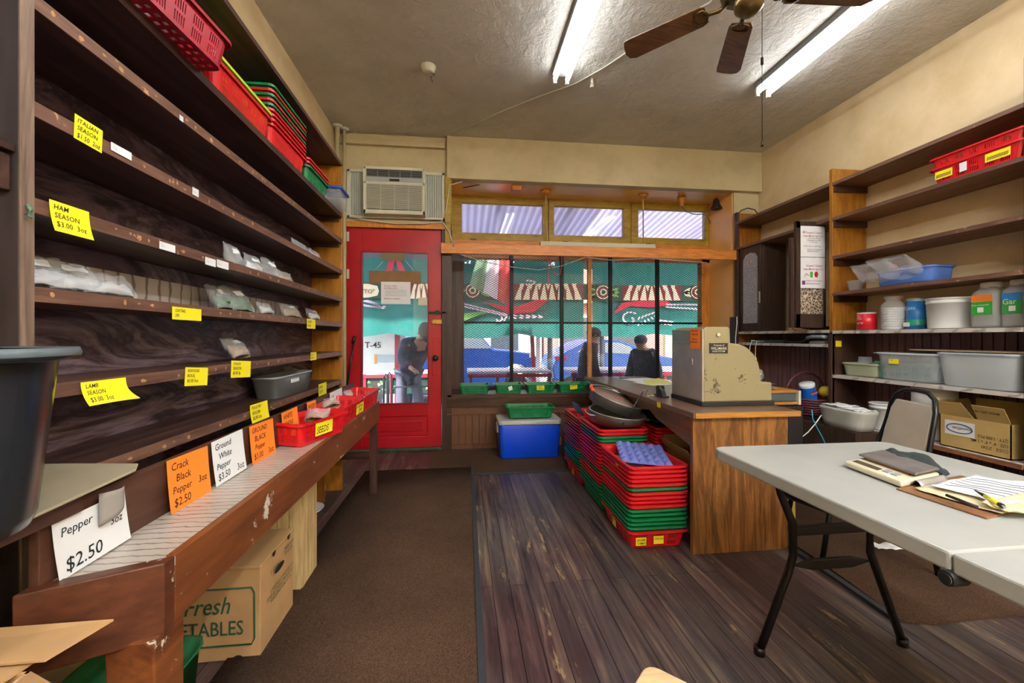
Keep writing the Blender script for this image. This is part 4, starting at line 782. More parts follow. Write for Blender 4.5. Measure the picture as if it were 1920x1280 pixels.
card('orange_note', 'orange handwritten note taped to the cash register', CARDO, (1.398, 2.44, 1.13), (0, -1, 0), .11, .12, [('NO FOOD', .8), ('- Please pay', .8), ('', .7), ('  Thank You', .7), ('Management', .7)], .02, cat='note')
# on the desk
def sheet(P, label, mat=PALE, z=.789, name='paper_sheet', cat='paper'):
    return tag(MB().prism(P, z, z + .0012, 'z').build(name, mat), label, cat)
q = lambda x, y: tuple(seen(x, y, Z=.79))[:2]
sheet([q(1164, 710), q(1210, 708), q(1262, 712), q(1215, 719)], 'white paper nearest the window on the desk')
sheet([q(1185, 717), q(1215, 713), q(1262, 721), q(1222, 723)], 'white paper under the yellow sheet on the desk', z=.7905)
sheet([q(1205, 714), q(1235, 709), q(1266, 719), q(1212, 722)], 'yellow paper sheet lying on the desk', flat('pale_yellow_paper', 'dfe07a', .7), .792)
sheet([q(1213, 741), q(1228, 739), q(1232, 741), q(1214, 743)], 'small yellow slip near the desk edge', flat('pale_yellow_paper', 'dfe07a', .7), .7895)
t = thing('tape_dispenser', 'small black tape dispenser on the desk behind the register', 'tape dispenser', (1.36, 2.75, .789)); MB().box(1.335, 1.385, 2.68, 2.82, .789, .80).prism([(2.70, .80), (2.80, .80), (2.80, .83), (2.76, .86), (2.72, .83)], 1.345, 1.375, 'x').build('body', BLK, t, bevel=.004); MB().cyl((1.34, 2.765, .84), (1.38, 2.765, .84), .025).build('roll', BLK, t)
tag(MB().cyl((1.55, 4.02, .793), (1.63, 3.98, .793), .004).build('pen', BLK), 'black pen on the desk near the window', 'pen')
tag(MB().box(1.96, 2.43, 2.74, 3.24, .013, .70).build('side_cabinet', flat('black_cabinet', '1f1d1e', .5), None, bevel=.004), 'black low cabinet standing between the desk and the right shelves', 'cabinet')
t = thing('drawer_tray', 'wooden two-tier tray with a metal drawer behind the cash register', 'tray', (2.2, 2.98, .702)); x0, x1, y0, y1 = 2.0, 2.41, 2.76, 3.20; ZS = -.088
MB().box(x0, x1, y0, y1, .885+ZS, .905+ZS).build('tray_top', OAKE, t, bevel=.002); MB().box(x0, x1, y0, y1, .80+ZS, .82+ZS).build('tray_base', OAKE, t, bevel=.002); MB().box(x0 + .01, x1 - .01, y0 + .01, y1, .825+ZS, .882+ZS).build('drawer', flat('blue_grey_metal', '6d7f86', .35, .6), t); MB().box(x1 - .006, x1 + .012, y0 - .01, y0 + .03, .80+ZS, .90+ZS).box(x1 - .006, x1 + .012, y1 - .03, y1, .80+ZS, .90+ZS).build('corner_post', CREAM, t)
MB().box(x0 + .02, x1 - .02, y0 + .02, y1 - .02, .789+ZS, .80+ZS).build('foot', BLK, t)
for i, (dx, dy, dz, mt_, lb) in enumerate(((0, 0, 0, PALE, 'crumpled white papers on the wooden tray'), (-.02, .08, .014, flat('orange_paper', 'd9683a', .7), 'orange paper among the white papers on the tray'), (.02, .03, .026, flat('teal_folder', '2c7a66', .6), 'teal folder on the pile on the wooden tray'))):
    m = MB().grid(lambda u, v: (x0 + .03 + dx + u * .24, y0 + .03 + dy + v * .28, .907 + ZS + dz + .012 * (noise.noise(Vector((u * 4, v * 4, i))) + .6)), 10, 10); tag(m.build('loose_papers', mt_, None, solid=.001), lb, 'papers')
bag((2.22, 2.84, .862), (.14, .1, .09), 'crumpled clear bag on the papers behind the register', .5, 0, None, 55, parts=False)
# box under the desk, cables
t = thing('small_open_box', 'open brown cardboard box under the desk behind the nearest baskets', 'cardboard box', (1.5, 2.55, 0)); X0, X1, Y0, Y1, Zt = 1.38, 1.78, 2.35, 2.72, .44
MB().box(X0, X1, Y0, Y0 + .005, 0.002, Zt).box(X0, X1, Y1 - .005, Y1, 0.002, Zt).box(X0, X0 + .005, Y0, Y1, 0.002, Zt).box(X1 - .005, X1, Y0, Y1, 0.002, Zt).build('box_body', CBD, t)
quadpl(MB(), [(X0, Y0, Zt), (X0, Y1, Zt), (X0 - .05, Y1 - .02, Zt + .08), (X0 - .04, Y0 + .03, Zt + .07)]).build('flap', CB, t); quadpl(MB(), [(X0, Y1, Zt), (X1, Y1, Zt), (X1, Y1 + .05, Zt + .08), (X0, Y1 + .05, Zt + .08)]).build('flap', CB, t)
# ------------------------------------------------------------------ right shelving
QX, QY0, QY1, QF = 3.08, 1.965, 3.20, 4.46
ra = thing('open_shelving_unit', 'open wooden shelving unit with marble-paper shelves along the tan wall', 'shelving', (3.24, 2.6, 0))
MB().box(QX, RX - .02, QY1 - .03, QY1, 1.25, 2.62).build('side_panel', WARMZ, ra, bevel=.002)
MB().box(QX, RX - .02, QY1 - .03, QY1, 0, 1.225).build('side_panel', DKZ, ra, bevel=.002)
MB().box(QX, RX - .02, QY0 - .03, QY0, 0, 2.75).build('side_panel', DKZ, ra, bevel=.002)
for z in (2.50, 2.205, 1.88, 1.575):
    b = MB().box(QX + .005, RX - .02, QY0, QY1 - .03, z - .026, z).build('shelf', WARMX, ra); MB().box(QX - .001, QX + .005, QY0, QY1 - .03, z - .026, z).build('edge_strip', EDGE, b)
    MB().box(QX + .01, RX - .03, QY1 - .05, QY1 - .03, z - .08, z - .026).build('cleat', DKX, ra)
for z in (1.255, .885, .495):
    b = MB().box(QX, RX - .02, QY0 - (.0), QY1 - .03, z - .025, z).build('marble_shelf', MARBR, ra, bevel=.001)
    if z < .6: MB().box(QX - .012, QX, QY0, QY1 - .03, z - .03, z - .004).build('edge_strip', WARMX, b)
MB().box(QX - .01, QX + .02, QY1 - .03, QY1 - .001, 0, 1.225).build('post', DKZ, ra)
sticker(ra, QX + .03 - 3.24, QY1 - .0315 - 2.6, 1.12, '-y', .055, .05, [''], name='yellow_sticker')
rb = thing('cabinet_shelving_unit', 'shelving unit with beadboard back between the tall shelves and the window', 'shelving', (3.24, 3.9, 0))
MB().box(QX, RX - .02, QF - .025, QF, .8, 2.62).build('side_panel', WARMZ, rb, bevel=.002); MB().box(QX, QX + .03, QF - .06, QF - .02, .0, 2.62).build('post', DKZ, rb)
for z in (2.51, 2.215):
    b = MB().box(QX + .005, RX - .02, QY1, QF - .025, z - .026, z).build('shelf', WARMX, rb); MB().box(QX - .001, QX + .005, QY1, QF - .025, z - .026, z).build('edge_strip', EDGE, b); MB().box(QX + .01, RX - .03, QF - .05, QF - .026, z - .06, z - .026).build('cleat', DKX, rb)
for z in (1.262, 1.14): MB().box(QX, RX - .02, QY1, QF, z - .025, z).build('marble_shelf', MARBR, rb, bevel=.001)
# leaning door with posters, and the small cabinet
CABW = wood('dark_cabinet_wood', ['2c211b', '45352c', '382a22'], 'z', 7, .4, 12)
def pebble(name, sc, c1, c2):
    b = NB(name); v = b.n('TexVoronoi', feature='DISTANCE_TO_EDGE'); v.inputs['Scale'].default_value = sc; b.l(b.mp(), v.inputs['Vector']); c = b.ramp(v.outputs[0], [(0, c2), (.03, c2), (.10, c1)]); b.bump(v.outputs[0], .8, .01); return b.fin(c, .15)
t = thing('wall_cabinet', 'narrow dark cabinet with an arched pebbled glass door standing on the counter', 'cabinet', (3.24, 4.19, 1.263))
z0, z1 = 1.263, 2.185; ya, yb = 4.04, 4.38
MB().box(3.115, 3.38, ya, yb, z0, z1).build('cabinet_body', CABW, t, bevel=.003)
arch = [(ya + .05, z0 + .09), (yb - .05, z0 + .09), (yb - .05, z1 - .13), (yb - .09, z1 - .08), ((ya + yb) / 2, z1 - .06), (ya + .09, z1 - .08), (ya + .05, z1 - .13)]
d = MB().box(3.098, 3.113, ya + .005, ya + .05, z0, z1).box(3.098, 3.113, yb - .05, yb - .005, z0, z1).box(3.098, 3.113, ya + .05, yb - .05, z0, z0 + .09).prism([(ya + .05, z1), (ya + .05, z1 - .13), (ya + .09, z1 - .08), ((ya + yb) / 2, z1 - .06), (yb - .09, z1 - .08), (yb - .05, z1 - .13), (yb - .05, z1)], 3.098, 3.113, 'x').build('cabinet_door', CABW, t, bevel=.002)
MB().prism(arch, 3.103, 3.108, 'x').build('pebbled_glass', pebble('pebbled_glass', 70, '8d8b90', 'd0cfd4'), d)
MB().box(3.094, 3.098, ya + .01, ya + .03, z0 + .30, z0 + .42).build('chipped_edge', flat('bare_chips', 'c0b49a', .8), d)
t = thing('poster_door', 'dark cabinet door with cracked-pattern glass and two shop posters taped on', 'cabinet door', (3.1, 3.34, 1.28))
yy = 3.33; X0, X1 = 2.885, 3.17; z0, z1 = 1.285, 2.215
MB().box(X0, X0 + .045, yy, yy + .02, z0, z1).box(X1 - .02, X1, yy, yy + .02, z0, z1).box(X0, X1, yy, yy + .02, z1 - .06, z1).box(X0, X1, yy, yy + .02, z0, z0 + .12).build('door_frame', CABW, t, bevel=.003)
MB().box(X0 + .045, X1 - .02, yy + .008, yy + .013, z0 + .12, z1 - .06).build('cracked_glass', pebble('cracked_pattern_glass', 38, '6b5b4e', 'd0c3ac'), t)
MB().box(X0 - .03, X0 - .005, yy + .02, yy + .05, z0 + .0, z1 - .14).build('edge_board', DKZ, t)
def poster(zb, zt, lines, label):
    w = .235; m = MB().box(0, w, 0, zt - zb, 0, .001, M=frame((X0 + .042, yy - .0015, zb), (1, 0, 0), (0, 0, 1)))
    for s, x, z, sz, mi, k in lines: m.text(s, sz, frame((X0 + .042 + x, yy - .004, zb + z), (1, 0, 0), (0, 0, 1)), mi, 0, k)
    return m
CR = flat('crimson_print', 'a8123a', .7); GP = flat('green_print', '1f6a4a', .7); PR = flat('purple_print', '8a2f7a', .7); FG = flat('bright_green_print', '3fae2a', .6); FR_ = flat('bright_red_print', 'c4202a', .6)
m = poster(1.905, 2.175, [("Gargano's Original", .05, .205, .024, 1, .86), ('Italian Market Spice Co.', .025, .175, .024, 1, .83), ('1901 South 9th Street', .07, .158, .014, 2, 1), ('Philadelphia, PA 19147', .065, .14, .014, 2, 1), ('215-755-8590', .085, .125, .013, 1, 1), ('Email us @ our market page', .03, .09, .014, 2, 1), ('Follow us on Instagram', .062, .06, .015, 3, 1), ('@italianmarketspice', .062, .045, .014, 3, 1)], '')
for i, mi in enumerate((4, 0, 5)): m.box(.02 + .007 * i, .027 + .007 * i, .205, .225, .001, .002, mi, frame((X0 + .042, yy - .003, 1.905), (1, 0, 0), (0, 0, 1)))
tag(m.build('shop_poster', [PALE, CR, GP, PR, FG, FR_], None, fix=False), 'white poster with crimson shop name and address lines, the upper one', 'poster')
m = poster(1.63, 1.90, [("Gargano's Original", .05, .19, .024, 1, .86), ('Italian Market Spice Co.', .025, .16, .024, 1, .83), ('Follow us on Instagram', .05, .06, .019, 3, .9), ('@italianmarketspice', .05, .035, .019, 2, .9)], '')
F_ = frame((X0 + .042, yy - .003, 1.63), (1, 0, 0), (0, 0, 1)); m.box(.09, .115, .095, .145, .001, .002, 4, F_).prism([(.135, .10), (.16, .095), (.168, .125), (.158, .147), (.14, .145), (.13, .125)], .001, .002, 'z', 5, F_); m.box(.012, .042, .03, .065, .001, .002, 3, F_)
m.tube([F_ @ Vector(p) for p in ((.035, .10, .002), (.05, .13, .002), (.065, .12, .002), (.08, .11, .002))], .0015, mi=2)
tag(m.build('shop_poster', [PALE, CR, GP, PR, FG, FR_], None, fix=False), 'white poster with a green and a red pepper print, the lower one', 'poster')
t = thing('peach_board', 'peach coloured curved foam sheet standing behind the poster door', 'foam sheet', (2.99, 3.7, 1.263))
MB().grid(lambda u, v: (3.10 + u * .2 + .0, 3.62 + .05 * math.sin(u * 3), 1.27 + v * .52), 8, 4).build('sheet', flat('peach_foam', 'd98a68', .7), t, solid=.008)
MB().grid(lambda u, v: (3.0 + .1 * v * v + u * .22, 3.42 + .2 * v, 1.266 + .10 * (1 - v) * 0 + .06 * v * v), 6, 6).build('curl', flat('peach_foam_edge', 'd9a887', .8), t, solid=.006)
MB().cyl((3.0, 3.5, 1.272), (3.2, 3.42, 1.272), .006)
o = MB().box(3.10, 3.35, 3.42, 3.60, 1.264, 1.30).build('dark_board', CABW, None); tag(o, 'small dark board lying on the counter behind the poster door', 'board')
# router shelf
t = thing('router_box', 'dark grey network box with black cables on the lower marble shelf', 'router', (3.2, 4.1, 1.141)); MB().box(3.11, 3.3, 3.75, 4.25, 1.141, 1.17).build('box_body', flat('dark_grey_plastic', '3a3d40', .4), t, bevel=.004)
m = MB(); [m.box(3.105, 3.112, 4.0 + i * .03, 4.018 + i * .03, 1.148, 1.162) for i in range(7)]; m.build('ports', GRY, t)
MB().tube([(3.1, 4.05, 1.155), (3.05, 4.04, 1.16), (3.03, 4.03, 1.1), (3.04, 4.05, .95), (3.06, 4.1, .8)], .004).build('cable', WHT, t); MB().tube([(3.1, 4.10, 1.155), (3.04, 4.10, 1.17), (3.02, 4.1, 1.1), (3.03, 4.15, .95), (3.06, 4.2, .8)], .004).build('cable', WHT, t)
t = thing('black_handset', 'flat black oval handset lying beside the network box on the marble shelf', 'handset', (3.2, 3.66, 1.141)); MB().ball((3.19, 3.64, 1.155), (.07, .10, .014)).build('device_body', BLK, t)
t = thing('telephone', 'grey desk telephone with a cord at the near end of the lower marble shelf', 'telephone', (3.17, 3.33, 1.141)); MB().prism([(3.09, 1.141), (3.27, 1.141), (3.27, 1.19), (3.2, 1.19), (3.09, 1.16)], 3.26, 3.42, 'y').build('base', flat('taupe_plastic', '6f6a62', .5), t, bevel=.004); MB().tube([(3.10, 3.25, 1.20), (3.10, 3.29, 1.205), (3.10, 3.40, 1.205), (3.10, 3.45, 1.195)], .016).build('handset', GRY, t)
MB().tube([(3.1, 3.45, 1.19), (3.07, 3.47, 1.16), (3.08, 3.5, 1.145), (3.14, 3.47, 1.145)], .005).build('cord', BLK, t)
# left end corner box and hose
tag(MB().box(3.03, 3.07, 4.36, 4.46, 1.12, 1.43).build('narrow_board', DKZ, None, bevel=.003), 'dark narrow wooden board fixed beside the counter end', 'board')
tag(MB().tube([(3.035, 4.34, 1.43), (3.03, 4.33, 1.35), (3.02, 4.34, 1.2), (3.03, 4.35, 1.0), (3.03, 4.33, .5), (3.03, 4.3, .016)], .005).build('white_wire', WHT), 'white wire running down beside the counter end', 'wire')
p = [seen(x, y, Y=4.44) for x, y in ((1383, 402), (1390, 394), (1402, 390), (1415, 393), (1422, 402))]; tag(MB().tube(p, .006).build('black_cable', BLK), 'black cable loop on top of the right cabinet shelves', 'cable')
# ---- objects on the right shelves
Zc = 1.257
def rp(x, X=3.2): return seen(x, 632, X=X).y
def cylthing(name, label, cat, x0, x1, X, z, h, mt_, prof=None, taper=1.0, band=None, lid=None, group=None):
    ya, yb = rp(x1, X), rp(x0, X); r = (yb - ya) / 2 * .86; y = (ya + yb) / 2; t = thing(name, label, cat, (X, y, z), 0, group)
    MB().lathe(prof(r, h) if prof else [(0, 0), (r * taper, 0), (r, h), (r * .95, h), (0, h)], n=32).build('body', mt_, t, local=True); return t, r
t, r = cylthing('red_can', 'small red printed can at the left end of the upper marble counter', 'can', 1609, 1642, 3.16, Zc, .135, flat('red_can_paint', 'c4182a', .3))
m = MB()
for i, (z, s) in enumerate(((.10, 'Cafe'), (.08, 'SPICES'), (.045, 'NET WT'))): m.text(s, .022, frame((-r - .001, .02, z), (0, -1, 0), (0, 0, 1)), 0, 0, .6)
m.build('printing', WHT, t, local=True, fix=False); MB().lathe([(0, .137), (r, .137), (r * 1.02, .13), (r, .125)], n=28).build('lid', flat('clear_lid', 'aab0b0', .2), t, local=True)
t = thing('cup_stack', 'stack of white cups in a clear plastic bag on the marble counter', 'cups', (3.2, rp(1675), Zc)); r = .07
m = MB()
for i in range(9): z = i * .018; m.lathe([(r * .8, z), (r, z + .016), (r * .98, z + .018)], n=28)
m.build('cups', WHT, t, local=True); MB().lathe([(0, .003), (r + .006, .004), (r + .01, .15), (r + .0, .19), (r * .6, .215), (r * .9, .25)], n=18).build('bag_film', BAGP, t, local=True)
t, r = cylthing('wipes_canister', 'tall blue and green printed canister on the marble counter', 'canister', 1701, 1738, 3.24, Zc, .20, flat('blue_label_wrap', '2f7ac0', .3))
MB().lathe([(r * 1.005, .03), (r * 1.006, .07)], n=28).build('label_band', flat('green_band', '2d9a78', .3), t, local=True); MB().lathe([(0, .225), (r * .95, .225), (r * 1.03, .215), (r * 1.03, .2)], n=28).build('lid', flat('grey_lid', '98a0a4', .4), t, local=True)
m = MB(); m.text('CLEAN', .03, frame((-r - .002, .04, .14), (0, -1, 0), (0, 0, 1)), 0, .2, .8); m.add([(-r - .002, .045, .02), (-r - .002, -.0, .02), (-r - .002, -.0, .05), (-r - .002, .045, .05)], [(0, 1, 2, 3)]); m.build('printing', WHT, t, local=True, fix=False)
bkt = lambda r, h: [(0, .002), (r * .88, .002), (r * .9, .006), (r * .97, h * .82), (r, h * .82), (r, h * .86), (r * .975, h * .87), (r * 1.0, h), (r * 1.03, h), (r * 1.03, h * .95), (r * 1.0, h * .95)]
t, r = cylthing('white_bucket', 'wide white plastic bucket on the marble counter left of the clear jars', 'bucket', 1738, 1826, 3.235, Zc, .205, WHT, bkt); MB().lathe([(0, .19), (r * .98, .19)], n=28).build('inside', WHT, t, local=True)
for i, (x0, x1, c1, c2, lb) in enumerate(((1828, 1886, ('orange_label', 'e87a2a'), ('green_label', '2f9a3a'), 'large clear jar with a green and orange label on the marble counter'), (1884, 1940, ('blue_label', '2f80c8'), ('green_label2', '3a9a4a'), 'large clear jar with a blue and green label at the right end of the counter'))):
    ya, yb = rp(x1, 3.2), rp(x0, 3.2); w = (yb - ya) * .46; t = thing('clear_jar', lb, 'jar', (3.21, (ya + yb) / 2, Zc), 0, 'clear plastic jars')
    MB().lathe([(0, .003), (.9, .003), (1, .02), (.97, .04), (1, .05), (1, .19), (.93, .215), (.66, .235), (.62, .25)], n=36, M=Matrix.Diagonal((w, w, 1, 1)), power=5).build('jar_body', CLEARD, t, local=True, solid=.002)
    MB().lathe([(0, .278), (w * .62, .278), (w * .68, .272), (w * .68, .245), (w * .62, .245)], n=30).build('jar_lid', WHT, t, local=True)
    m = MB().box(-w - .002, -w, -w * .75, w * .75, .08, .16, 0).box(-w - .002, -w, -w * .75, w * .75, .16, .20, 1); Fm = frame((-w - .003, w * .7, .135), (0, -1, 0), (0, 0, 1))
    m.text('Bobs Lemonades' if i == 0 else 'Gar', .014 if i == 0 else .045, Fm, 2, 0, .9); m.box(0, .03, -.04, -.01, 0, .001, 2, Fm @ T(.03, 0, 0)); m.build('jar_label', [flat(*c2, .4), flat(*c1, .4), WHT], t, local=True, fix=False)
t = thing('clear_cup', 'small empty clear deli cup alone on the shelf', 'cup', (3.16, rp(1604, 3.16), 1.576)); MB().lathe([(0, .002), (.04, .002), (.053, .08), (.057, .08), (.057, .076)], n=32).build('cup_body', CLEARP, t, local=True, solid=.0015)
def clearbin(name, label, x0, x1, X, z, h, mt_, depth=.27, rimm=None, cat='bin', taper=.9):
    ya, yb = rp(x1, X), rp(x0, X); L = (yb - ya) / 2; t = thing(name, label, cat, (X + depth / 2, (ya + yb) / 2, z)); D = Matrix.Diagonal((depth / 2, L, 1, 1))
    MB().lathe([(0, .003), (taper - .03, .003), (taper, .015), (1, h - .012), (1, h)], n=48, M=D, power=7).build('bin_body', mt_, t, local=True, solid=.0022)
    MB().lathe([(.99, h), (1.05, h), (1.06, h - .014), (1.04, h - .014)], n=48, M=D, power=7).build('bin_rim', rimm or mt_, t, local=True, solid=.0015); return t
clearbin('blue_bin', 'blue clear plastic bin full of plastic bags on the fourth wooden shelf', 1640, 1745, 3.1, 1.577, .11, BLUEP, .2, taper=.96)
b = bag((3.19, rp(1672), 1.60), (.3, .14, .14), 'white plastic bag with red and blue prints stuffed in the blue bin', hr, 0, None, 61, parts=False); 
MB().ball((.02, -.045, .13), (.03, .008, .022)).build('red_print', flat('red_print', 'c0202a', .5), b, local=True); MB().ball((-.06, -.05, .11), (.03, .008, .02)).build('blue_print', flat('blue_print', '2a4fb0', .5), b, local=True)
bag((3.2, rp(1715), 1.60), (.28, .14, .17), 'shiny crumpled clear bag in the blue bin, nearest the jars', hr, 0, None, 62)
o = basket('large', RED, (3.19, 2.20, 2.208), 'lower of two red baskets with scribbled yellow labels on the top right shelf', 0, group='baskets on the top right shelf'); o.scale = (.62, .98, 1.0)
sticker(o, -.168, .21, .025, '-x', .10, .05, ['#######'], ts=.7, name='price_sticker'); sticker(o, -.172, .07, .025, '-x', .04, .055, [''], CARDW, name='price_sticker'); sticker(o, -.168, -.06, .03, '-x', .12, .05, ['########'], ts=.7, name='price_sticker')
o2 = basket('large', RED, (3.19, 2.20, 2.275), 'upper of two red baskets on the top right shelf', 0, group='baskets on the top right shelf'); o2.scale = (.62, .98, 1.0)
# middle marble shelf
t = clearbin('small_tray', 'small pale greenish plastic container of lids on the middle marble shelf', 1577, 1642, 3.12, .887, .105, translucent('pale_green_plastic', 'b5bca0', .7), .2)
MB().box(-.06, .06, -.09, .08, .02, .03, M=T(0, 0, 0, .12)).box(-.05, .07, -.07, .09, .03, .036, M=T(0, 0, 0, -.1)).build('lids_inside', WHT, t, local=True)
t = thing('inverted_cup', 'upturned frosted cup behind the pale greenish container', 'cup', (3.33, rp(1622, 3.33), .887)); MB().lathe([(.06, 0), (.045, .15), (0, .15)], n=28).build('cup_body', FROST, t, local=True)
t = clearbin('lidded_clear_bin', 'clear lidded bin with a green basket inside on the middle marble shelf', 1640, 1757, 3.1, .887, .20, CLEARP, .28, FROST); sticker(t, -.145, .10, .12, '-x', .07, .035, ['SPICE'], name='paper_label')
rbox(-.13, .13, -.25, .25, .192, .197, m=MB()).build('bin_lid', FROST, t, local=True); o = basket('mid', flat('pale_green_plastic_basket', '5f9a86', .4), (3.24, rp(1705, 3.24) , .895), 'green slotted basket inside the clear lidded bin', 0); o.scale = (.75, .9, 1.2)
t = clearbin('open_clear_bin', 'large clear bin at the right end of the middle marble shelf', 1752, 1909, 3.085, .887, .215, FROST, .3, CLEARP); 
tag(MB().box(3.13, 3.38, 1.99, 2.60, 1.108, 1.116).build('thin_board', flat('beige_board', 'a89878', .8)), 'thin beige board lying on top of the clear bins', 'board')
# bottom marble shelf
tag(MB().box(2.86, 3.06, 2.75, 3.28, 0, .495).build('dark_cabinet', CABW, None, bevel=.003), 'low dark cabinet under the wide white tub', 'cabinet')
t = thing('white_tub', 'wide white plastic tub jutting past the post, papers piled on it', 'tub', (2.95, 3.0, .497)); MB().lathe([(0, 0), (.85, 0), (.93, .05), (1, .12), (1.05, .135), (1.04, .15), (0, .15)], n=48, M=T(2.955, rp(1588, 2.95), .50) @ Matrix.Diagonal((.10, .19, 1, 1)), power=3.5).build('tub_body', flat('dull_white_plastic', 'b9bbb5', .4, var=.2), t)
for i in range(3): o = MB().grid(lambda u, v: (2.87 + u * .16, rp(1588, 2.95) - .17 + .07 * i + v * .18, .655 + .006 * i + .012 * noise.noise(Vector((u * 5, v * 5, i)))), 8, 8).build('loose_paper', PALE, None, solid=.001); tag(o, ['paper farthest along on the white tub', 'paper in the middle on the white tub', 'paper nearest the bucket on the white tub'][i], 'paper')
t, r = cylthing('white_bucket', 'white bucket behind the chair, left of the bucket stack', 'bucket', 1633, 1690, 3.2, .497, .20, WHT, bkt)
t, r = cylthing('white_bucket', 'lower white bucket right behind the chair back, beside the cardboard box', 'bucket', 1706, 1772, 3.2, .497, .22, WHT, bkt); MB().lathe([(0, .21), (r, .21)], n=24).build('inside', WHT, t, local=True)
t, r = cylthing('square_tub', 'upper white square tub stacked above the buckets', 'tub', 1712, 1795, 3.25, .72, .13, WHT); 
CBY = flat('tan_carton', 'b59a5e', .8, var=.12, sc=5)
t = thing('carton', 'tan open carton with an oval blue logo label on the bottom right shelf', 'cardboard box', (3.2, 2.2, .497)); ya, yb = rp(1896, 3.1), rp(1762, 3.1)
ym = rp(1826, 3.1); z1 = .70
MB().box(3.10, 3.37, ya + .0, ya + .005, .497, z1).box(3.10, 3.37, yb - .005, yb, .497, z1).box(3.10, 3.105, ya, yb, .497, z1).box(3.365, 3.37, ya, yb, .497, z1).box(3.1, 3.37, ya, yb, .497, .503).build('carton_body', CBY, t)
quadpl(MB(), [(3.10, ya, z1), (3.10, ym - .02, z1), (3.05, ym - .02, z1 + .09), (3.05, ya, z1 + .09)], .003).build('flap', CBY, t); quadpl(MB(), [(3.10, ym + .0, z1), (3.10, yb, z1), (3.06, yb + .02, z1 + .08), (3.06, ym + .04, z1 + .09)], .003).build('flap', CBY, t); quadpl(MB(), [(3.10, yb, z1), (3.37, yb, z1), (3.37, yb + .04, z1 + .09), (3.10, yb + .04, z1 + .08)], .003).build('flap', CBY, t); quadpl(MB(), [(3.37, ya, z1), (3.37, yb, z1), (3.375, yb, z1 + .1), (3.375, ya, z1 + .1)], .003).build('flap', CBY, t)
m = MB(); Fm = frame((3.098, yb - .03, .60), (0, -1, 0), (0, 0, 1)); m.add([(0, -.02, 0), (.16, -.02, 0), (.16, .07, 0), (0, .07, 0)], [(0, 1, 2, 3)], 0, Fm)
m.tube([Fm @ Vector((.08 + .068 * math.cos(a * .2618), .025 + .028 * math.sin(a * .2618), .001)) for a in range(24)], .0025, mi=1, closed=True); m.text('ImperialDade', .022, Fm @ T(.145, .033, .001, 0, 0, math.pi), 2, .1, .85)
m.build('logo_label', [WHT, flat('logo_blue', '1c3f8a', .5), INK], t, fix=False)
m = MB(); [m.text(s, .026, frame((3.098, ya + .01, .55 + i * .03), (0, 1, 0), (0, 0, -1)), 0, 0, .8) for i, s in enumerate(('CODE : 2FZ49', 'SIZE : 4" x 4" x 2 MIL', 'QTY : 1,000 PCS'))]; m.text('MADE: 2021-08-2021', .018, frame((3.066, ya + .03, .76), (0, 1, 0), (.3, 0, -1)), 0)
m.build('printing', INK, t, fix=False)
# wicker basket, wipes, ball
t = thing('wicker_basket', 'dark red wicker basket with a high handle between the desk and shelves', 'basket', (3.10, 3.45, .507)); WK = flat('dark_red_wicker', '5a1f28', .5, var=.4, sc=30)
m = MB(); wc = Vector((3.10, 3.45, 0)); 
for i in range(7):
    r = .14 + .010 * i; m.tube([(wc.x + r * math.cos(a * math.pi / 12), wc.y + r * 1.1 * math.sin(a * math.pi / 12), (.52 + .022 * i) + .006 * (a % 2)) for a in range(24)], .010, mi=0, closed=True, n=6)
m.lathe([(0, .512), (.14, .512)], M=T(wc.x, wc.y, 0)); m.build('woven_body', WK, t); MB().tube([(wc.x + .2 * math.cos(a), wc.y + .02, .66 + .22 * math.sin(a)) for a in [math.pi * k / 12 for k in range(13)]], .010).build('handle', WK, t)
t = thing('disinfecting_wipes_tub', 'white and blue wipes tub tilted in the wicker basket', 'canister', (3.06, 3.37, .60)); t.rotation_euler = (R_(8), R_(-18), 0)
MB().lathe([(0, 0), (.058, 0), (.058, .19), (0, .19)], n=30).build('tub_body', WHT, t, local=True); MB().lathe([(0, .205), (.058, .205), (.06, .2), (.06, .185)], n=30).build('tub_lid', WHT, t, local=True)
BL2 = flat('bright_blue_label', '1464c8', .35)
MB().lathe([(.0586, .06), (.0586, .18)], n=30).build('blue_label', BL2, t, local=True); MB().lathe([(.0588, .03), (.0588, .06)], n=30).build('light_label', flat('light_blue_label', '58b4e8', .35), t, local=True)
Fm = frame((-.03, -.0605, .115), (1, 0, 0), (0, 0, 1)); m = MB().prism([(.03 + .036 * math.cos(a * .5236), .012 + .021 * math.sin(a * .5236)) for a in range(12)], 0, .001, 'z', 0, Fm).text('CLOROX', .017, Fm @ T(-.001, .006, .002), 1, 0, .95); m.build('oval_label', [flat('maroon_label', '8a1f3a', .4), WHT], t, local=True, fix=False)
tag(MB().ball((3.20, 3.36, .715), .052).build('yellow_ball', flat('yellow_ball', 'e3c81e', .35, var=.3, sc=14)), 'yellow ball in the wicker basket against the post', 'ball')
tag(MB().box(2.9, 3.36, 3.24, 3.72, .482, .506).build('low_stool_top', BLK, None, bevel=.004), 'dark ledge under the wicker basket', 'stool')
tag(MB().box(2.92, 3.34, 3.26, 3.70, .013, .481).build('dark_crate', flat('dark_crate', '1d1a1a', .8)), 'dark crate on the floor under the wicker basket', 'crate')
tag(MB().tube([seen(x, y, Y=2.9) for x, y in ((1540, 778), (1528, 795), (1515, 810), (1500, 822), (1488, 840), (1480, 880), (1478, 954))], .004).build('white_cable', WHT), 'white cable hanging behind the folding table near the desk', 'cable')
tag(MB().tube([seen(x, y, Y=2.9) for x, y in ((1522, 768), (1524, 785), (1532, 802), (1542, 820), (1550, 838), (1556, 870), (1560, 915), (1562, 952))], .004).build('blue_cable', flat('light_blue_cable', '3fa0c8', .4)), 'light blue cable hanging behind the folding table', 'cable')
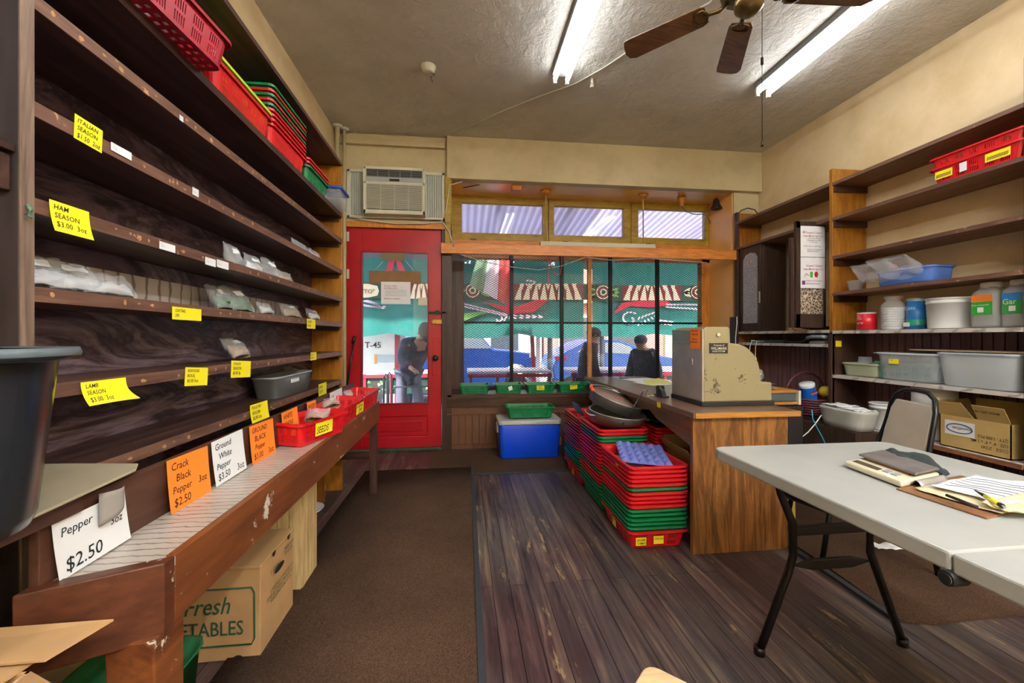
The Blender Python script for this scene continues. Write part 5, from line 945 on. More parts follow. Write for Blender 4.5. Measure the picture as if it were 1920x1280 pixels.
# ------------------------------------------------------------------ folding table and chair
TX0, TX1, TY0, TYM, TY1, TZ = 1.045, 1.87, -.10, .785, 1.66, .735
tb = thing('folding_table', 'white plastic fold-in-half table with black wishbone legs in the right foreground', 'table', (1.45, .8, 0)); TW = flat('stained_white_plastic', 'a2a6a3', .38, var=.14, sc=4)
def tpoly(y0, y1, far):
    c = .045; P = [(TX0, y0), (TX1, y0)]
    P += [(TX1 - c + c * math.cos(a), y1 - c + c * math.sin(a)) for a in [math.pi / 8 * k for k in range(5)]] + [(TX0 + c + c * math.cos(a), y1 - c + c * math.sin(a)) for a in [math.pi / 2 + math.pi / 8 * k for k in range(5)]] if far else [(TX1, y1), (TX0, y1)]
    return P
MB().prism(tpoly(TYM + .002, TY1, True), TZ - .045, TZ, 'z').build('tabletop_half', TW, tb, bevel=.006)
MB().prism(tpoly(TY0, TYM - .002, False), TZ - .045, TZ, 'z').build('tabletop_half', TW, tb, bevel=.006)
MB().cyl((TX0 - .012, TYM, TZ - .055), (TX0 + .03, TYM, TZ - .055), .017).cyl((TX0 - .014, TYM, TZ - .055), (TX0 - .01, TYM, TZ - .055), .012).build('hinge_knob', BLK, tb, bevel=.002)
MB().box(TX0 + .06, TX0 + .08, .7, TY1 - .1, TZ - .07, TZ - .046).box(TX1 - .08, TX1 - .06, .1, TY1 - .1, TZ - .07, TZ - .046).build('rail', BLK, tb)
ly = 1.37; LEGM = flat('bronze_black_metal', '1e1a18', .35, .5)
def leg(x0, x1, x2, yb, yt): return MB().tube([(x0, yt, TZ - .06), (x0 + (x1 - x0) * .3, (yt * .8 + yb * .2), TZ - .14), (x1, yt * .6 + yb * .4, TZ - .25), (x1, yt * .45 + yb * .55, .36), (x1 + (x2 - x1) * .15, yb * .7 + yt * .3, .30), (x2, yb, .012)], .0145, n=12)
f1 = seen(1424, 1226, Z=0); f2 = seen(1692, 1209, Z=0); ut = ly + .1
leg(1.19, 1.255, f1.x, f1.y, ut).cyl((f1.x, f1.y, 0), (f1.x, f1.y, .03), .019).build('leg', LEGM, tb)
leg(1.70, 1.575, f2.x, f2.y, ut).cyl((f2.x, f2.y, 0), (f2.x, f2.y, .03), .019).build('leg', LEGM, tb)
MB().box(1.26, 1.57, ut * .55 + f1.y * .45 - .012, ut * .55 + f1.y * .45 + .012, .44, .475).build('cross_brace', LEGM, tb, bevel=.003)
MB().prism([(1.25, .325), (1.33, .345), (1.5, .345), (1.58, .325), (1.5, .305), (1.33, .305)], f1.y * .7 + ut * .3 - .008, f1.y * .7 + ut * .3 + .008, 'y').build('cross_brace', LEGM, tb, bevel=.003)
MB().tube([(1.19, ut, TZ - .09), (1.2, ut - .05, TZ - .13), (1.32, ut - .2, TZ - .16), (1.40, ut - .3, TZ - .12), (1.41, ut - .32, TZ - .05)], .007).build('lock_strut', LEGM, tb)
MB().tube([(1.2, -.0 + .2, TZ - .06), (1.25, .15, .36), (1.05, .05, 0)], .0145).build('leg', LEGM, tb); MB().tube([(1.7, .2, TZ - .06), (1.58, .15, .36), (1.78, .05, 0)], .0145).build('leg', LEGM, tb)
# things on the table
def tpt(x, y, z=TZ): p = seen(x, y, Z=z); return p
sc0 = tpt(1760, 900); t = thing('kitchen_scale', 'flat white kitchen scale with a rusty steel weighing plate on the folding table', 'scale', (1.5, 1.25, TZ))
P = [tpt(1583, 876), tpt(1690, 917), tpt(1762, 900), tpt(1655, 862)]
MB().prism([(p.x, p.y) for p in P], TZ + .004, TZ + .024, 'z').build('scale_body', flat('ivory_plastic', 'd2cdb4', .4, var=.2, sc=10), t, bevel=.006)
lerp = lambda a, b, k: (a[0] + (b[0] - a[0]) * k, a[1] + (b[1] - a[1]) * k); C4 = [(p.x, p.y) for p in P]
pl = [lerp(lerp(C4[0], C4[3], .36), lerp(C4[1], C4[2], .36), .0), lerp(lerp(C4[0], C4[3], .36), lerp(C4[1], C4[2], .36), 1.0), C4[2], C4[3]]
MB().prism(pl, TZ + .032, TZ + .040, 'z').build('weighing_plate', flat('rusty_steel', '8a8484', .35, .3, var=.45, sc=16), t, bevel=.003)
MB().prism([lerp(p, ((C4[0][0] + C4[2][0]) / 2, (C4[0][1] + C4[2][1]) / 2), .25) for p in pl], TZ + .024, TZ + .032, 'z').build('plate_support', flat('rust', '8a5a2a', .8), t)
a, b, c, d = lerp(C4[0], C4[1], .08), lerp(C4[0], C4[1], .55), lerp(C4[3], C4[2], .52), lerp(C4[3], C4[2], .05)
MB().prism([lerp(a, d, .10), lerp(b, c, .10), lerp(b, c, .24), lerp(a, d, .24)], TZ + .0242, TZ + .0255, 'z').build('display', flat('olive_display', '55503c', .2), t)
a, b, c, d = lerp(C4[0], C4[1], .62), lerp(C4[0], C4[1], .74), lerp(C4[3], C4[2], .74), lerp(C4[3], C4[2], .62)
for k in (0, .14): MB().prism([lerp(lerp(C4[0], C4[1], .60 + k), lerp(C4[3], C4[2], .60 + k), .14), lerp(lerp(C4[0], C4[1], .70 + k), lerp(C4[3], C4[2], .70 + k), .14), lerp(lerp(C4[0], C4[1], .70 + k), lerp(C4[3], C4[2], .70 + k), .27), lerp(lerp(C4[0], C4[1], .60 + k), lerp(C4[3], C4[2], .60 + k), .27)], TZ + .0242, TZ + .027, 'z').build('button', GRY, t)
p0, p1 = tpt(1640, 858), tpt(1772, 893); m = MB()
def cloth(u, v):
    x = p0.x + (p1.x - p0.x) * u; y = p0.y + (p1.y - p0.y) * u; e = math.sin(math.pi * min(1, max(0, u))) ** .5; n = noise.noise(Vector((u * 5, v * 4, 2))); nrm = Vector((-(p1.y - p0.y), (p1.x - p0.x))).normalized()
    w = (v - .5) * (.14 * e + .02); return (x + nrm.x * w * 1.0 + .01 * n, y + nrm.y * w + .01 * n, TZ + .003 + max(0, (.045 + .035 * n) * math.sin(math.pi * v) * e))
m.grid(cloth, 36, 16); tag(m.build('dark_cloth', flat('charcoal_green_knit', '2c3638', .95, var=.3, sc=50, bump=.6, bsc=220), None, solid=.003), 'crumpled dark grey knitted cloth behind the kitchen scale', 'cloth')
t = thing('clipboard', 'brown clipboard with a metal clip under the papers on the folding table', 'clipboard', (1.35, .9, TZ)); CL = [(q_.x, q_.y) for q_ in (tpt(1680, 918), tpt(1850, 974), tpt(1990, 940), tpt(1800, 893))]
MB().prism(CL, TZ + .001, TZ + .005, 'z').build('board', flat('hardboard', '7d5636', .5), t, bevel=.001)
a, b = Vector((*lerp(CL[0], CL[3], .2), TZ + .006)), Vector((*lerp(CL[0], CL[3], .62), TZ + .006)); dr_ = (Vector((*lerp(CL[0], CL[1], 1), 0)) - Vector((*CL[0], 0))).normalized() * .035
MB().grid(lambda u, v: (*(a.lerp(b, u) + dr_ * v)[:2], TZ + .006 + .02 * math.sin(math.pi * v)), 8, 6).build('clip', STEEL, t, solid=.0015)
def psheet(P, z, label, sd, am=.004, mt_=PALE, lines=False):
    P = [tpt(*q_) for q_ in P]; m = MB(); f = lambda u, v: (P[0].lerp(P[1], u)).lerp(P[3].lerp(P[2], u), v)
    h = lambda u, v: z + am * (.5 + noise.noise(Vector((u * 3.5, v * 3.5, sd)))) + am * 2.5 * max(0, abs(u - .5) * 2 - .85)
    m.grid(lambda u, v: (f(u, v).x, f(u, v).y, h(u, v)), 16, 16)
    if lines:
        for k in range(6):
            v = .2 + .11 * k; A_ = [(f(u / 48, v).x, f(u / 48, v).y, h(u / 48, v) + .0014) for u in range(3, 46)]; m.tube(A_, .0006, n=4, mi=1)
    return tag(m.build('paper_sheet', [mt_, flat('pencil_grey', '4a5262', .8)], None, solid=.0006), label, 'paper')
psheet([(1715, 922), (1880, 972), (1960, 950), (1790, 908)], TZ + .008, 'yellowed crumpled paper at the bottom of the clipboard pile', 1, .006, flat('yellowed_paper', 'c9bf9c', .8))
psheet([(1745, 922), (1900, 962), (1990, 925), (1830, 903)], TZ + .018, 'white ruled paper on the clipboard under the pen', 2, .005, PALE, True)
psheet([(1840, 958), (1900, 978), (2000, 975), (1940, 935)], TZ + .016, 'crumpled pale paper corner at the right picture edge', 3, .01, flat('yellowed_paper', 'c9bf9c', .8))
a, b = tpt(1828, 919, TZ + .03), tpt(1884, 951, TZ + .03); t = thing('yellow_pen', 'yellow and black click pen lying on the ruled paper', 'pen', (a + b) / 2)
MB().cyl(a.lerp(b, .38), a.lerp(b, .84), .0058).build('barrel', flat('bright_yellow', 'e6e01a', .3), t); MB().cyl(a, a.lerp(b, .38), .002, .0055).build('grip', BLK, t); MB().cyl(a.lerp(b, .84), a.lerp(b, .93), .006).build('end_ring', BLK, t); MB().cyl(a.lerp(b, .93), b, .003).build('button', GRY, t)
a, b = tpt(1775, 928, TZ + .024), tpt(1832, 950, TZ + .024); tag(MB().cyl(a, b, .004).build('black_pencil', BLK), 'black pencil tucked along the clipboard edge', 'pencil')
tag(MB().prism([(p.x, p.y) for p in (tpt(1880, 916), tpt(1960, 940), tpt(2000, 930), tpt(1900, 914))], TZ + .001, TZ + .006, 'z').build('brown_board', flat('hardboard', '7d5636', .5)), 'brown board at the right picture edge behind the papers', 'board')
p = seen(1655, 1025, Z=.013); m = MB().grid(lambda u, v: (p.x - .06 + u * .16 + .01 * v, p.y - .03 + v * .07 - .02 * u, .014 + .012 * (noise.noise(Vector((u * 4, v * 3, 5))) + .5)), 14, 8); tag(m.build('crumpled_paper', PALE, None, solid=.001), 'crumpled white paper on the carpet under the folding table', 'paper')
tag(MB().prism([(1.97, .013), (2.04, .013), (2.04, .20), (1.97, .16)], 2.36, 2.46, 'y').build('yellow_foam_block', flat('yellow_foam', 'd8c268', .7)), 'pale yellow block on the floor beside the desk end panel', 'block')
# chair
ch = thing('stacking_chair', 'stacking chair with a beige back in a black steel frame behind the table', 'chair', (2.3, 2.2, .012)); FRM = flat('black_chair_frame', '1d2126', .25, .5); VIN = flat('beige_vinyl', 'b9b0a2', .45, var=.12)
# back plane faces the table; frame in local coordinates: x across, y back, z up
c_ = Vector((2.33, 2.03, 0)); rz_ = R_(-107)
Mc = Matrix.Translation((c_.x, c_.y, .012)) @ Matrix.Rotation(rz_, 4, 'Z')
bk_ = lambda x, z: (x, .02 + (z - .45) * .22, z)
arc = [bk_(s_ * x, z) for s_, x, z in ((-1, .19, .40), (-1, .18, .60), (-1, .16, .80), (-1, .135, .865), (-1, .08, .895), (1, 0, .90), (1, .08, .895), (1, .135, .865), (1, .16, .80), (1, .18, .60), (1, .19, .40))]
MB().tube(arc, .0115, n=10, M=Mc).build('back_frame', FRM, ch)
MB().prism([(-.165, .42), (.165, .42), (.15, .80), (.125, .855), (-.125, .855), (-.15, .80)], -.014, .014, 'y', M=Mc @ T(0, -.07, 0, R_(-12.4)) ).build('back_pad', VIN, ch, bevel=.008)
MB().prism([(-.19, -.42), (.19, -.42), (.20, .0), (-.20, .0)], .42, .46, 'z', M=Mc).build('seat', VIN, ch, bevel=.012)
for sx in (-1, 1):
    MB().tube([(sx * .20, .01, .42), (sx * .20, .08, .0)], .0125, M=Mc).build('leg', FRM, ch); MB().tube([(sx * .19, -.38, .42), (sx * .20, -.44, .0)], .0125, M=Mc).build('leg', FRM, ch)
t = thing('wooden_stool', 'pale wooden stool whose seat corner shows at the bottom edge', 'stool', (.43, .70, 0)); SW = wood('pale_seat_wood', ['a8845c', 'cfae84', 'bd9a70'], 'x', 8, .4, 10)
rbox(-.13, .13, -.13, .13, .43, .45, M=T(.42, .735, 0, 0, 0, R_(45))).build('seat', SW, t, bevel=.004)
for sx in (-1, 1):
    for sy in (-1, 1): q_ = Matrix.Rotation(R_(45), 4, 'Z') @ Vector((sx * .09, sy * .09, 0)); MB().cyl((.435 + q_.x * 1.15, .735 + q_.y * 1.15, 0), (.435 + q_.x, .735 + q_.y, .43), .014).build('leg', SW, t)
# ------------------------------------------------------------------ the street outside
GZ = -.30
st('ground_sidewalk', MB().box(-9, 12, WY + .3, 8.6, GZ - .1, GZ), flat('pavement', 'a8a6a2', .8, sc=3)); st('ground_street', MB().box(-30, 34, 8.6, 40, GZ - .2, GZ - .1), flat('asphalt', '8b8b8d', .85, sc=2))
# corrugated awning roof above the sidewalk
b = NB('corrugated_sheet'); w = b.n('TexWave'); w.inputs['Scale'].default_value = 3.2; w.bands_direction = 'X'; b.l(b.mp(), w.inputs['Vector']); ROOFM = b.fin(b.ramp(w.outputs[1], [(.2, '9a92a0'), (.8, 'cfc8cc')]), .5)
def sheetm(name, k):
    b = NB(name); tl = b.n('BsdfTranslucent'); tl.inputs[0].default_value = (.62, .57, .64, 1); mx = b.n('MixShader'); mx.inputs[0].default_value = k; w = b.n('TexWave'); w.bands_direction = 'X'; w.inputs['Scale'].default_value = 2.6; b.l(b.mp(), w.inputs['Vector']); b.fin(b.ramp(w.outputs[1], [(.2, '8d8694'), (.8, 'b5aebc')]), .6); b.l(b.ramp(w.outputs[1], [(.2, 'a49dae'), (.8, 'cac4d2')]), tl.inputs[0]); b.l(b.p.outputs[0], mx.inputs[1]); b.l(tl.outputs[0], mx.inputs[2]); b.l(mx.outputs[0], b.t.nodes['Material Output'].inputs[0]); return b.m  # wave stripes put the shading of the corrugation into the colour
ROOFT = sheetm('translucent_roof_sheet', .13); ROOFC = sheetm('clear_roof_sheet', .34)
aw = thing('market_awning', 'corrugated metal awning roof over the sidewalk, on steel beams', 'awning', (1.4, 6.8, 3.2))
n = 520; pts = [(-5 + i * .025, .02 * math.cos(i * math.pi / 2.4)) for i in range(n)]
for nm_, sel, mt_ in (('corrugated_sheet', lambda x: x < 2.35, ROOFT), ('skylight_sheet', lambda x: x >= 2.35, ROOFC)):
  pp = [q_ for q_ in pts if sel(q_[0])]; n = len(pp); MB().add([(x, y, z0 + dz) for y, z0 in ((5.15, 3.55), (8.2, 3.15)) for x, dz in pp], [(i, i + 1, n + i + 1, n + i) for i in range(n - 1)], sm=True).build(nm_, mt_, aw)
for x in (-1.2, .55, 1.75, 2.9, 4.5): MB().box(x, x + .07, 5.15, 8.2, 3.36, 3.44, M=T(0, 0, 0)).build('beam', flat('grey_blue_beam', '7d7a8c', .5), aw)
MB().box(-5, 8, 7.47, 7.52, 2.46, 3.0).build('fascia_board', flat('grey_purple_board', '5c545e', .7), aw)
MB().box(-5, 8, 8.12, 8.2, 3.0, 3.2).box(-5, 8, 5.15, 5.2, 3.4, 3.52).build('beam', flat('grey_blue_beam', '7d7a8c', .5), aw)
for x in (-.62, 1.66, 2.7, 5.4): MB().cyl((x, 7.95, GZ), (x, 7.95, 3.1), .05).build('awning_post', flat('grey_post', '77797c', .5, .3), aw)
# painted canvas
TEAL = flat('teal_canvas', '146a60', .8, var=.2, sc=1.5); MAR = flat('maroon_paint', '6e1820', .8); CRM = flat('cream_paint', 'd8c8a4', .8); DGR = flat('dark_green_paint', '1c4030', .8); PNK = flat('pale_pink_paint', 'dcbccb', .8); CRI = flat('crimson_paint', 'c01c38', .8); LGR = flat('leaf_green_paint', '6aa04a', .8)
CY = 7.4
def canvas(name, label, px0, px1, ptop, pbot, wav, decor):
    a = seen(px0, ptop, Y=CY); b_ = seen(px1, ptop, Y=CY); zt = a.z; m = MB()
    def fn(u, v):
        x = a.x + (b_.x - a.x) * u; zb = seen(900, pbot + wav * (abs(math.sin(u * math.pi * 1.6 + .6)) - .5), Y=CY).z
        return (x, CY + .05 + .04 * math.sin(u * 15) * (1 - v), zb + (zt - zb) * v)
    m.grid(fn, 60, 14, 0)
    def P(pts, mi, d=0): m.poly([(lambda q_: (q_.x, CY - .01 - .006 * d, q_.z))(seen(x, y, Y=CY)) for x, y in pts], mi)
    decor(P); o = m.build(name, [TEAL, MAR, CRM, DGR, PNK, CRI, LGR], None, fix=False); return tag(o, label, 'banner')
def leaf(P, cx, cy, ang, L, w, mi, d=2):
    c, s = math.cos(R_(ang)), math.sin(R_(ang)); P([(cx + c * a - s * b, cy + s * a + c * b) for a, b in ((0, 0), (L * .3, w), (L * .7, w * .8), (L, 0), (L * .7, -w * .6), (L * .3, -w * .8))], mi, d)
def feather(P, x0, y0, x1, y1, n, L, a0, a1, w=1.7, mi=4):
    L *= .62
    for i in range(n): k = i / (n - 1); leaf(P, x0 + (x1 - x0) * k, y0 + (y1 - y0) * k, a0 + (a1 - a0) * k, L, w, mi, 2); leaf(P, x0 + (x1 - x0) * k, y0 + (y1 - y0) * k + 5, -(a0 + (a1 - a0) * k) + 20, L * .8, w, mi, 3)
def medal(P, cx, cy, r):
    for k, mi in ((1.2, 3), (1, 2), (.85, 1), (.5, 2), (.3, 3)): P([(cx + r * k * math.cos(a * .3927), cy + r * k * math.sin(a * .3927)) for a in range(16)], mi, 8 - k * 5)
def rays(P, x0, x1, y0, y1, n):
    P([(x0, y0), (x1, y0), (x1, y1), (x0, y1)], 1, 1); w = (x1 - x0) / n; mid = n / 2
    for i in range(n):
        c = x0 + (i + .5) * w; s = (i + .5 - mid) / mid * w * .8; P([(c - s * .6 - 1, y0 + 1), (c - s * .6 + 1, y0 + 1), (c + w * .40, y1), (c - w * .40, y1)], 2, 2)
        P([(c + w * .22, y0), (c + w * .78, y0), (c + w * .5, y0 + (y1 - y0) * .42)], 2, 3) if i < n - 1 else None
def left_dec(P):
    P([(840, 532), (1130, 532), (1130, 562), (840, 562)], 3, 0); rays(P, 962, 1092, 532, 562, 8); medal(P, 886, 545, 13); [leaf(P, 900, 545, a, 22, 4, 6) for a in (-30, 0, 30)]; [leaf(P, 872, 545, a, 24, 4, 2) for a in (150, 180, 210)]
    P([(905, 566), (958, 590), (1000, 585), (1030, 562), (1005, 562), (970, 574), (940, 572)], 5, 1); feather(P, 862, 568, 940, 586, 12, 22, 8, 20); feather(P, 960, 590, 1008, 590, 5, 20, 10, 25); feather(P, 935, 600, 958, 588, 4, 20, 140, 110); P([(868, 602), (868, 588), (900, 584), (925, 584), (895, 592)], 6, 1); feather(P, 985, 527, 998, 527, 3, 12, -20, 20)
def right_dec(P):
    P([(1105, 535), (1330, 535), (1330, 565), (1105, 565)], 3, 0); rays(P, 1166, 1276, 535, 563, 7); medal(P, 1130, 548, 13); [leaf(P, 1142, 548, a, 20, 4, 6) for a in (-25, 0, 25)]; [leaf(P, 1118, 548, a, 20, 4, 6) for a in (155, 180, 205)]; medal(P, 1306, 548, 12); [leaf(P, 1280, 548, a, 20, 4, 2) for a in (-25, 0, 25)]
    P([(1148, 590), (1165, 568), (1195, 564), (1250, 564), (1262, 572), (1220, 576), (1180, 574)], 5, 1); feather(P, 1246, 570, 1300, 572, 9, 18, 10, -10)
    for k in range(14): a = R_(-60 + k * 27); r = 4 + k * .9; leaf(P, 1180 + r * math.cos(a), 598 + r * .8 * math.sin(a), -60 + k * 27 + 80, 7, 2.0, 4)
    feather(P, 1195, 600, 1225, 586, 6, 14, -60, -20); feather(P, 1232, 600, 1250, 602, 3, 20, 5, 5)
def door_dec(P):
    P([(640, 530), (835, 530), (835, 560), (640, 560)], 3, 0); P([(675, 532), (690, 532), (708, 536), (711, 546), (708, 554), (690, 558), (675, 558)], 2, 1); rays(P, 768, 812, 532, 560, 4); P([(730, 487), (741, 487), (736, 508), (724, 508)], 5, 1); P([(742, 487), (750, 487), (760, 508), (748, 508)], 5, 1); feather(P, 680, 565, 712, 572, 8, 22, -10, 15)
canvas('painted_canvas', 'teal canvas painted with feathers and maroon ray band, seen in the left window panes', 846, 1096, 484, 630, 9, left_dec)
canvas('painted_canvas', 'teal canvas painted with a curling white plume, seen in the right window panes', 1112, 1345, 484, 628, 6, right_dec)
o = canvas('painted_canvas', 'teal canvas with a cream painted label, seen through the red door', 625, 824, 480, 628, 8, door_dec)
txt = MB(); q_ = seen(679, 550, Y=CY); tag(MB().text('TTO"', .10, frame((q_.x - .02, CY - .045, q_.z), (1, 0, 0), (0, 0, 1)), 0).build('painted_letters', flat('maroon_paint', '6e1820', .8)), 'maroon painted letters on the cream label of the canvas', 'lettering')
# the flag
t = thing('striped_flag', 'green, white and red flag draped behind the left window panes', 'flag', (.3, 6.2, 2.0)); FYg = 6.1
FP_ = [(905, 470), (957, 470), (958, 572), (912, 545), (894, 520)]
m = MB(); TL, TR, BR, BL = [seen(x, y, Y=FYg) for x, y in ((898, 468), (957, 468), (958, 575), (880, 535))]
def flg(u, v): p = TL.lerp(TR, u).lerp(BL.lerp(BR, u), v); return (p.x, FYg + .04 * math.sin(u * 22 + v * 2), p.z)
for i, mt_ in enumerate((flat('flag_green', '6d8a6a', .7), flat('flag_white', 'd8ccd4', .7), flat('flag_red', 'd24a4a', .7))): MB().grid(lambda u, v: flg((i + u) / 3, v), 14, 12).build(['green_stripe', 'white_stripe', 'red_stripe'][i], mt_, t)
# hanging sign in the door
t = thing('door_sign', 'cardboard strip tied to the door glass with a white shop notice below', 'sign', (-.75, FY, 1.7)); yd = FY - .012
def dpt(x, y): return seen(x, y, Y=yd)
a, b_ = dpt(692, 531), dpt(789, 509); MB().box(a.x, b_.x, yd - .01, yd, a.z, b_.z).build('cardboard_strip', CBD, t); a, b_ = dpt(716, 488), dpt(760, 475); MB().box(a.x, b_.x, yd - .01, yd, a.z, b_.z).build('cardboard_tab', flat('olive_board', '7d7450', .7), t)
m = MB()
for q1, q2 in (((718, 490), (700, 510)), ((758, 486), (776, 508))): m.cyl(dpt(*q1), dpt(*q2), .002, n=5)
m.build('string', WHT, t); a, b_ = dpt(715, 570), dpt(770, 529); F_ = frame((a.x, yd - .014, a.z), (1, 0, 0), (0, 0, 1)); w_ = b_.x - a.x
m = MB().box(0, w_, 0, b_.z - a.z, 0, .001, 0, F_); [m.text(s, .022, F_ @ T(.03, z, .003), 1, 0, .8) for s, z in (("Gargano's Original", .185), ('Italian Market Spice', .16), ('Follow us on Instagram', .05))]; [m.box(.04, w_ - .04, z, z + .003, .001, .002, 2, F_) for z in (.145, .13, .115, .10, .085)]
m.build('paper_notice', [PALE, CR, GRY], t, fix=False); a, b_ = dpt(784, 572), dpt(801, 558); MB().box(a.x, b_.x, yd - .002, yd, a.z, b_.z).build('small_sticker', CREAM, t)
# stand tables with red frames
RP = flat('red_rail_paint', 'a3202e', .4); WT = flat('pale_table_top', 'd4ccd0', .5)
for i, (x0, x1, lb) in enumerate(((.05, 1.32, 'pale market stand table with a red frame outside the left window panes'), (1.62, 3.9, 'pale market stand table with a red frame outside the right window panes'), (-1.6, -.30, 'market stand table with a patterned front outside the red door'))):
    y0, y1, z = (6.2, 6.95, .66) if i < 2 else (6.75, 7.2, .62); t = thing('market_stand', lb, 'table', ((x0 + x1) / 2, 6.6, GZ))
    MB().box(x0, x1, y0, y1, z, z + .03).build('table_top', WT, t); MB().box(x0, x1, y0 - .02, y0, z - .06, z - .01).build('front_rail', RP, t)
    for k in range(4): x = x0 + .03 + (x1 - x0 - .08) * k / 3; MB().box(x, x + .04, y0, y0 + .04, GZ, z).build('leg', RP, t)
    if i == 2:
        m = MB().box(x0, x1, y0 + .04, y0 + .05, .30, z - .06, 0); r2 = random.Random(4)
        for k in range(40): cx = x0 + .05 + r2.random() * (x1 - x0 - .1); cz = .34 + r2.random() * .24; s = .035; a_ = r2.random() * 6; m.poly([(cx + s * math.cos(a_ + q_ * 2.094), y0 + .036, cz + s * math.sin(a_ + q_ * 2.094)) for q_ in range(3)], 1 + k % 3)
        m.build('patterned_front', [DGR, CRM, LGR, MAR], t, fix=False)
tag(MB().prism([(1.40, GZ), (1.47, GZ), (1.38, 1.9), (1.30, 1.9)], 8.3, 8.36, 'y').build('red_post', RP), 'leaning red post seen between the blue pickup and the blue car', 'post')
tag(MB().box(1.47, 1.55, 8.4, 8.46, GZ, 1.9).build('white_post', WHT), 'white post next to the leaning red post', 'post'); 
x = seen(740, 600, Y=8.2).x; tag(MB().box(x, x + .1, 8.2, 8.28, GZ, 1.8).build('red_post', RP), 'red post seen through the door beside the bending person', 'post')
for px, lb in ((778, 'grey drainpipe-like pole seen through the red door'), (1120, 'striped grey pole seen right of the orange window mullion'), (1207, 'thin grey pole behind the walking person')):
    p = seen(px, 600, Y=7.9); tag(MB().cyl((p.x, 7.9, GZ), (p.x, 7.9, 3.1), .045).build('street_pole', flat('pale_grey_pole', '8c8890', .5)), lb, 'pole')
# vehicles
def car(name, label, cat, prof, y0, y1, col, wheels, wins, extra=None, glass=True):
    xs = [p[0] for p in prof]; t = thing(name, label, cat, ((min(xs) + max(xs)) / 2, (y0 + y1) / 2, GZ - .1)); MB().prism(prof, y0, y1, 'y').build('car_body', flat(name + '_paint', col, .25, var=.1), t, bevel=.03, seg=3)
    for wx in wheels:
        for y in (y0 - .01, y1 - .15):
            w = MB().cyl((wx, y, GZ + .22), (wx, y + .2, GZ + .22), .33, n=28).build('wheel', BLK, t, bevel=.02); MB().cyl((wx, y - .006, GZ + .22), (wx, y + .02, GZ + .22), .19, n=24).build('hub_cap', STEEL, w)
    for P in wins: MB().prism(P, y0 - .012, y0 + .01, 'y').build('car_window', flat('car_glass', 'a9b8bd', .1, 0), t)
    return t
z0 = GZ + .12; YV = 10.1
def vp(x, y, Y=YV): p = seen(x, y, Y=Y); return (p.x, p.z)
hz = lambda y: vp(900, y)[1]
prof = [(-4.0, z0), (vp(945, 700)[0], z0), vp(950, 690), vp(963, 682), vp(982, 684), vp(994, 702), (vp(1006, 700)[0], z0 + .1), vp(1006, 690), vp(1006, 668), vp(995, 662), vp(925, 655), vp(905, 632), (vp(885, 630)[0], hz(628)), (-2.4, hz(628)), (-2.6, hz(655)), (-4.0, hz(655))]
t = car('pickup_truck', 'blue pickup truck parked outside, its hood in the left window panes', 'pickup truck', prof, YV, YV + 1.7, '1d56b0', (vp(970, 700)[0], -3.1), [[vp(820, 653), vp(921, 653), vp(902, 632), vp(820, 632)]])
a = vp(1004, 678); MB().box(a[0] - .10, a[0] - .0, YV - .015, YV + .2, a[1] - .08, a[1] + .03).build('corner_lamp', flat('amber_lamp', 'f0901a', .3), t); a = vp(1000, 666); MB().box(a[0] - .1, a[0] + .02, YV - .02, YV + .4, a[1] - .05, a[1] + .05).build('headlight', WHT, t); MB().box(vp(1004, 690)[0] - .15, vp(1006, 690)[0] + .08, YV, YV + 1.7, hz(698), hz(690)).build('bumper', CHROME, t)
prof = [vp(1040, 712), vp(1036, 690), vp(1045, 668), vp(1070, 655), vp(1095, 642), vp(1120, 636), vp(1160, 638), vp(1190, 648), vp(1207, 662), vp(1260, 670), vp(1280, 685), vp(1282, 712)]
t = car('blue_car', 'blue sedan parked outside, behind the right window panes', 'car', prof, YV, YV + 1.7, '2a62b4', (vp(1075, 700)[0], vp(1250, 700)[0]), [[vp(1082, 660), vp(1130, 661), vp(1130, 642), vp(1105, 644)], [vp(1134, 661), vp(1190, 663), vp(1182, 650), vp(1160, 642), vp(1134, 642)]])
MB().box(vp(1042, 672)[0], vp(1062, 672)[0], YV - .02, YV + .1, hz(672) - .04, hz(672) + .04).build('tail_light', CRI, t)
YT = 8.66; prof = [vp(560, 712, YT), vp(560, 560, YT), vp(758, 560, YT), vp(762, 640, YT), vp(766, 712, YT)]
t = car('white_van', 'white delivery van parked outside the red door', 'van', prof, YT, YT + 1.35, 'd6d4ca', (vp(600, 700, YT)[0], vp(735, 700, YT)[0]), [[vp(745, 622, YT), vp(756, 622, YT), vp(756, 650, YT), vp(745, 650, YT)]])
MB().box(*[vp(702, 660, YT)[0], vp(706, 660, YT)[0]], YT - .02, YT + .02, vp(702, 682, YT)[1], vp(702, 664, YT)[1]).build('side_marker', flat('amber_lamp', 'f0901a', .3), t); MB().box(vp(706, 0, YT)[0], vp(742, 0, YT)[0], YT - .01, YT + .02, vp(0, 684, YT)[1], vp(0, 668, YT)[1]).build('lower_window', flat('pale_glass', 'a8b4b4', .15), t)
MB().text('T-45', .17, frame((vp(684, 652, YT)[0], YT - .02, vp(0, 654, YT)[1]), (1, 0, 0), (0, 0, 1)), 0).build('painted_number', INK, t, fix=False)
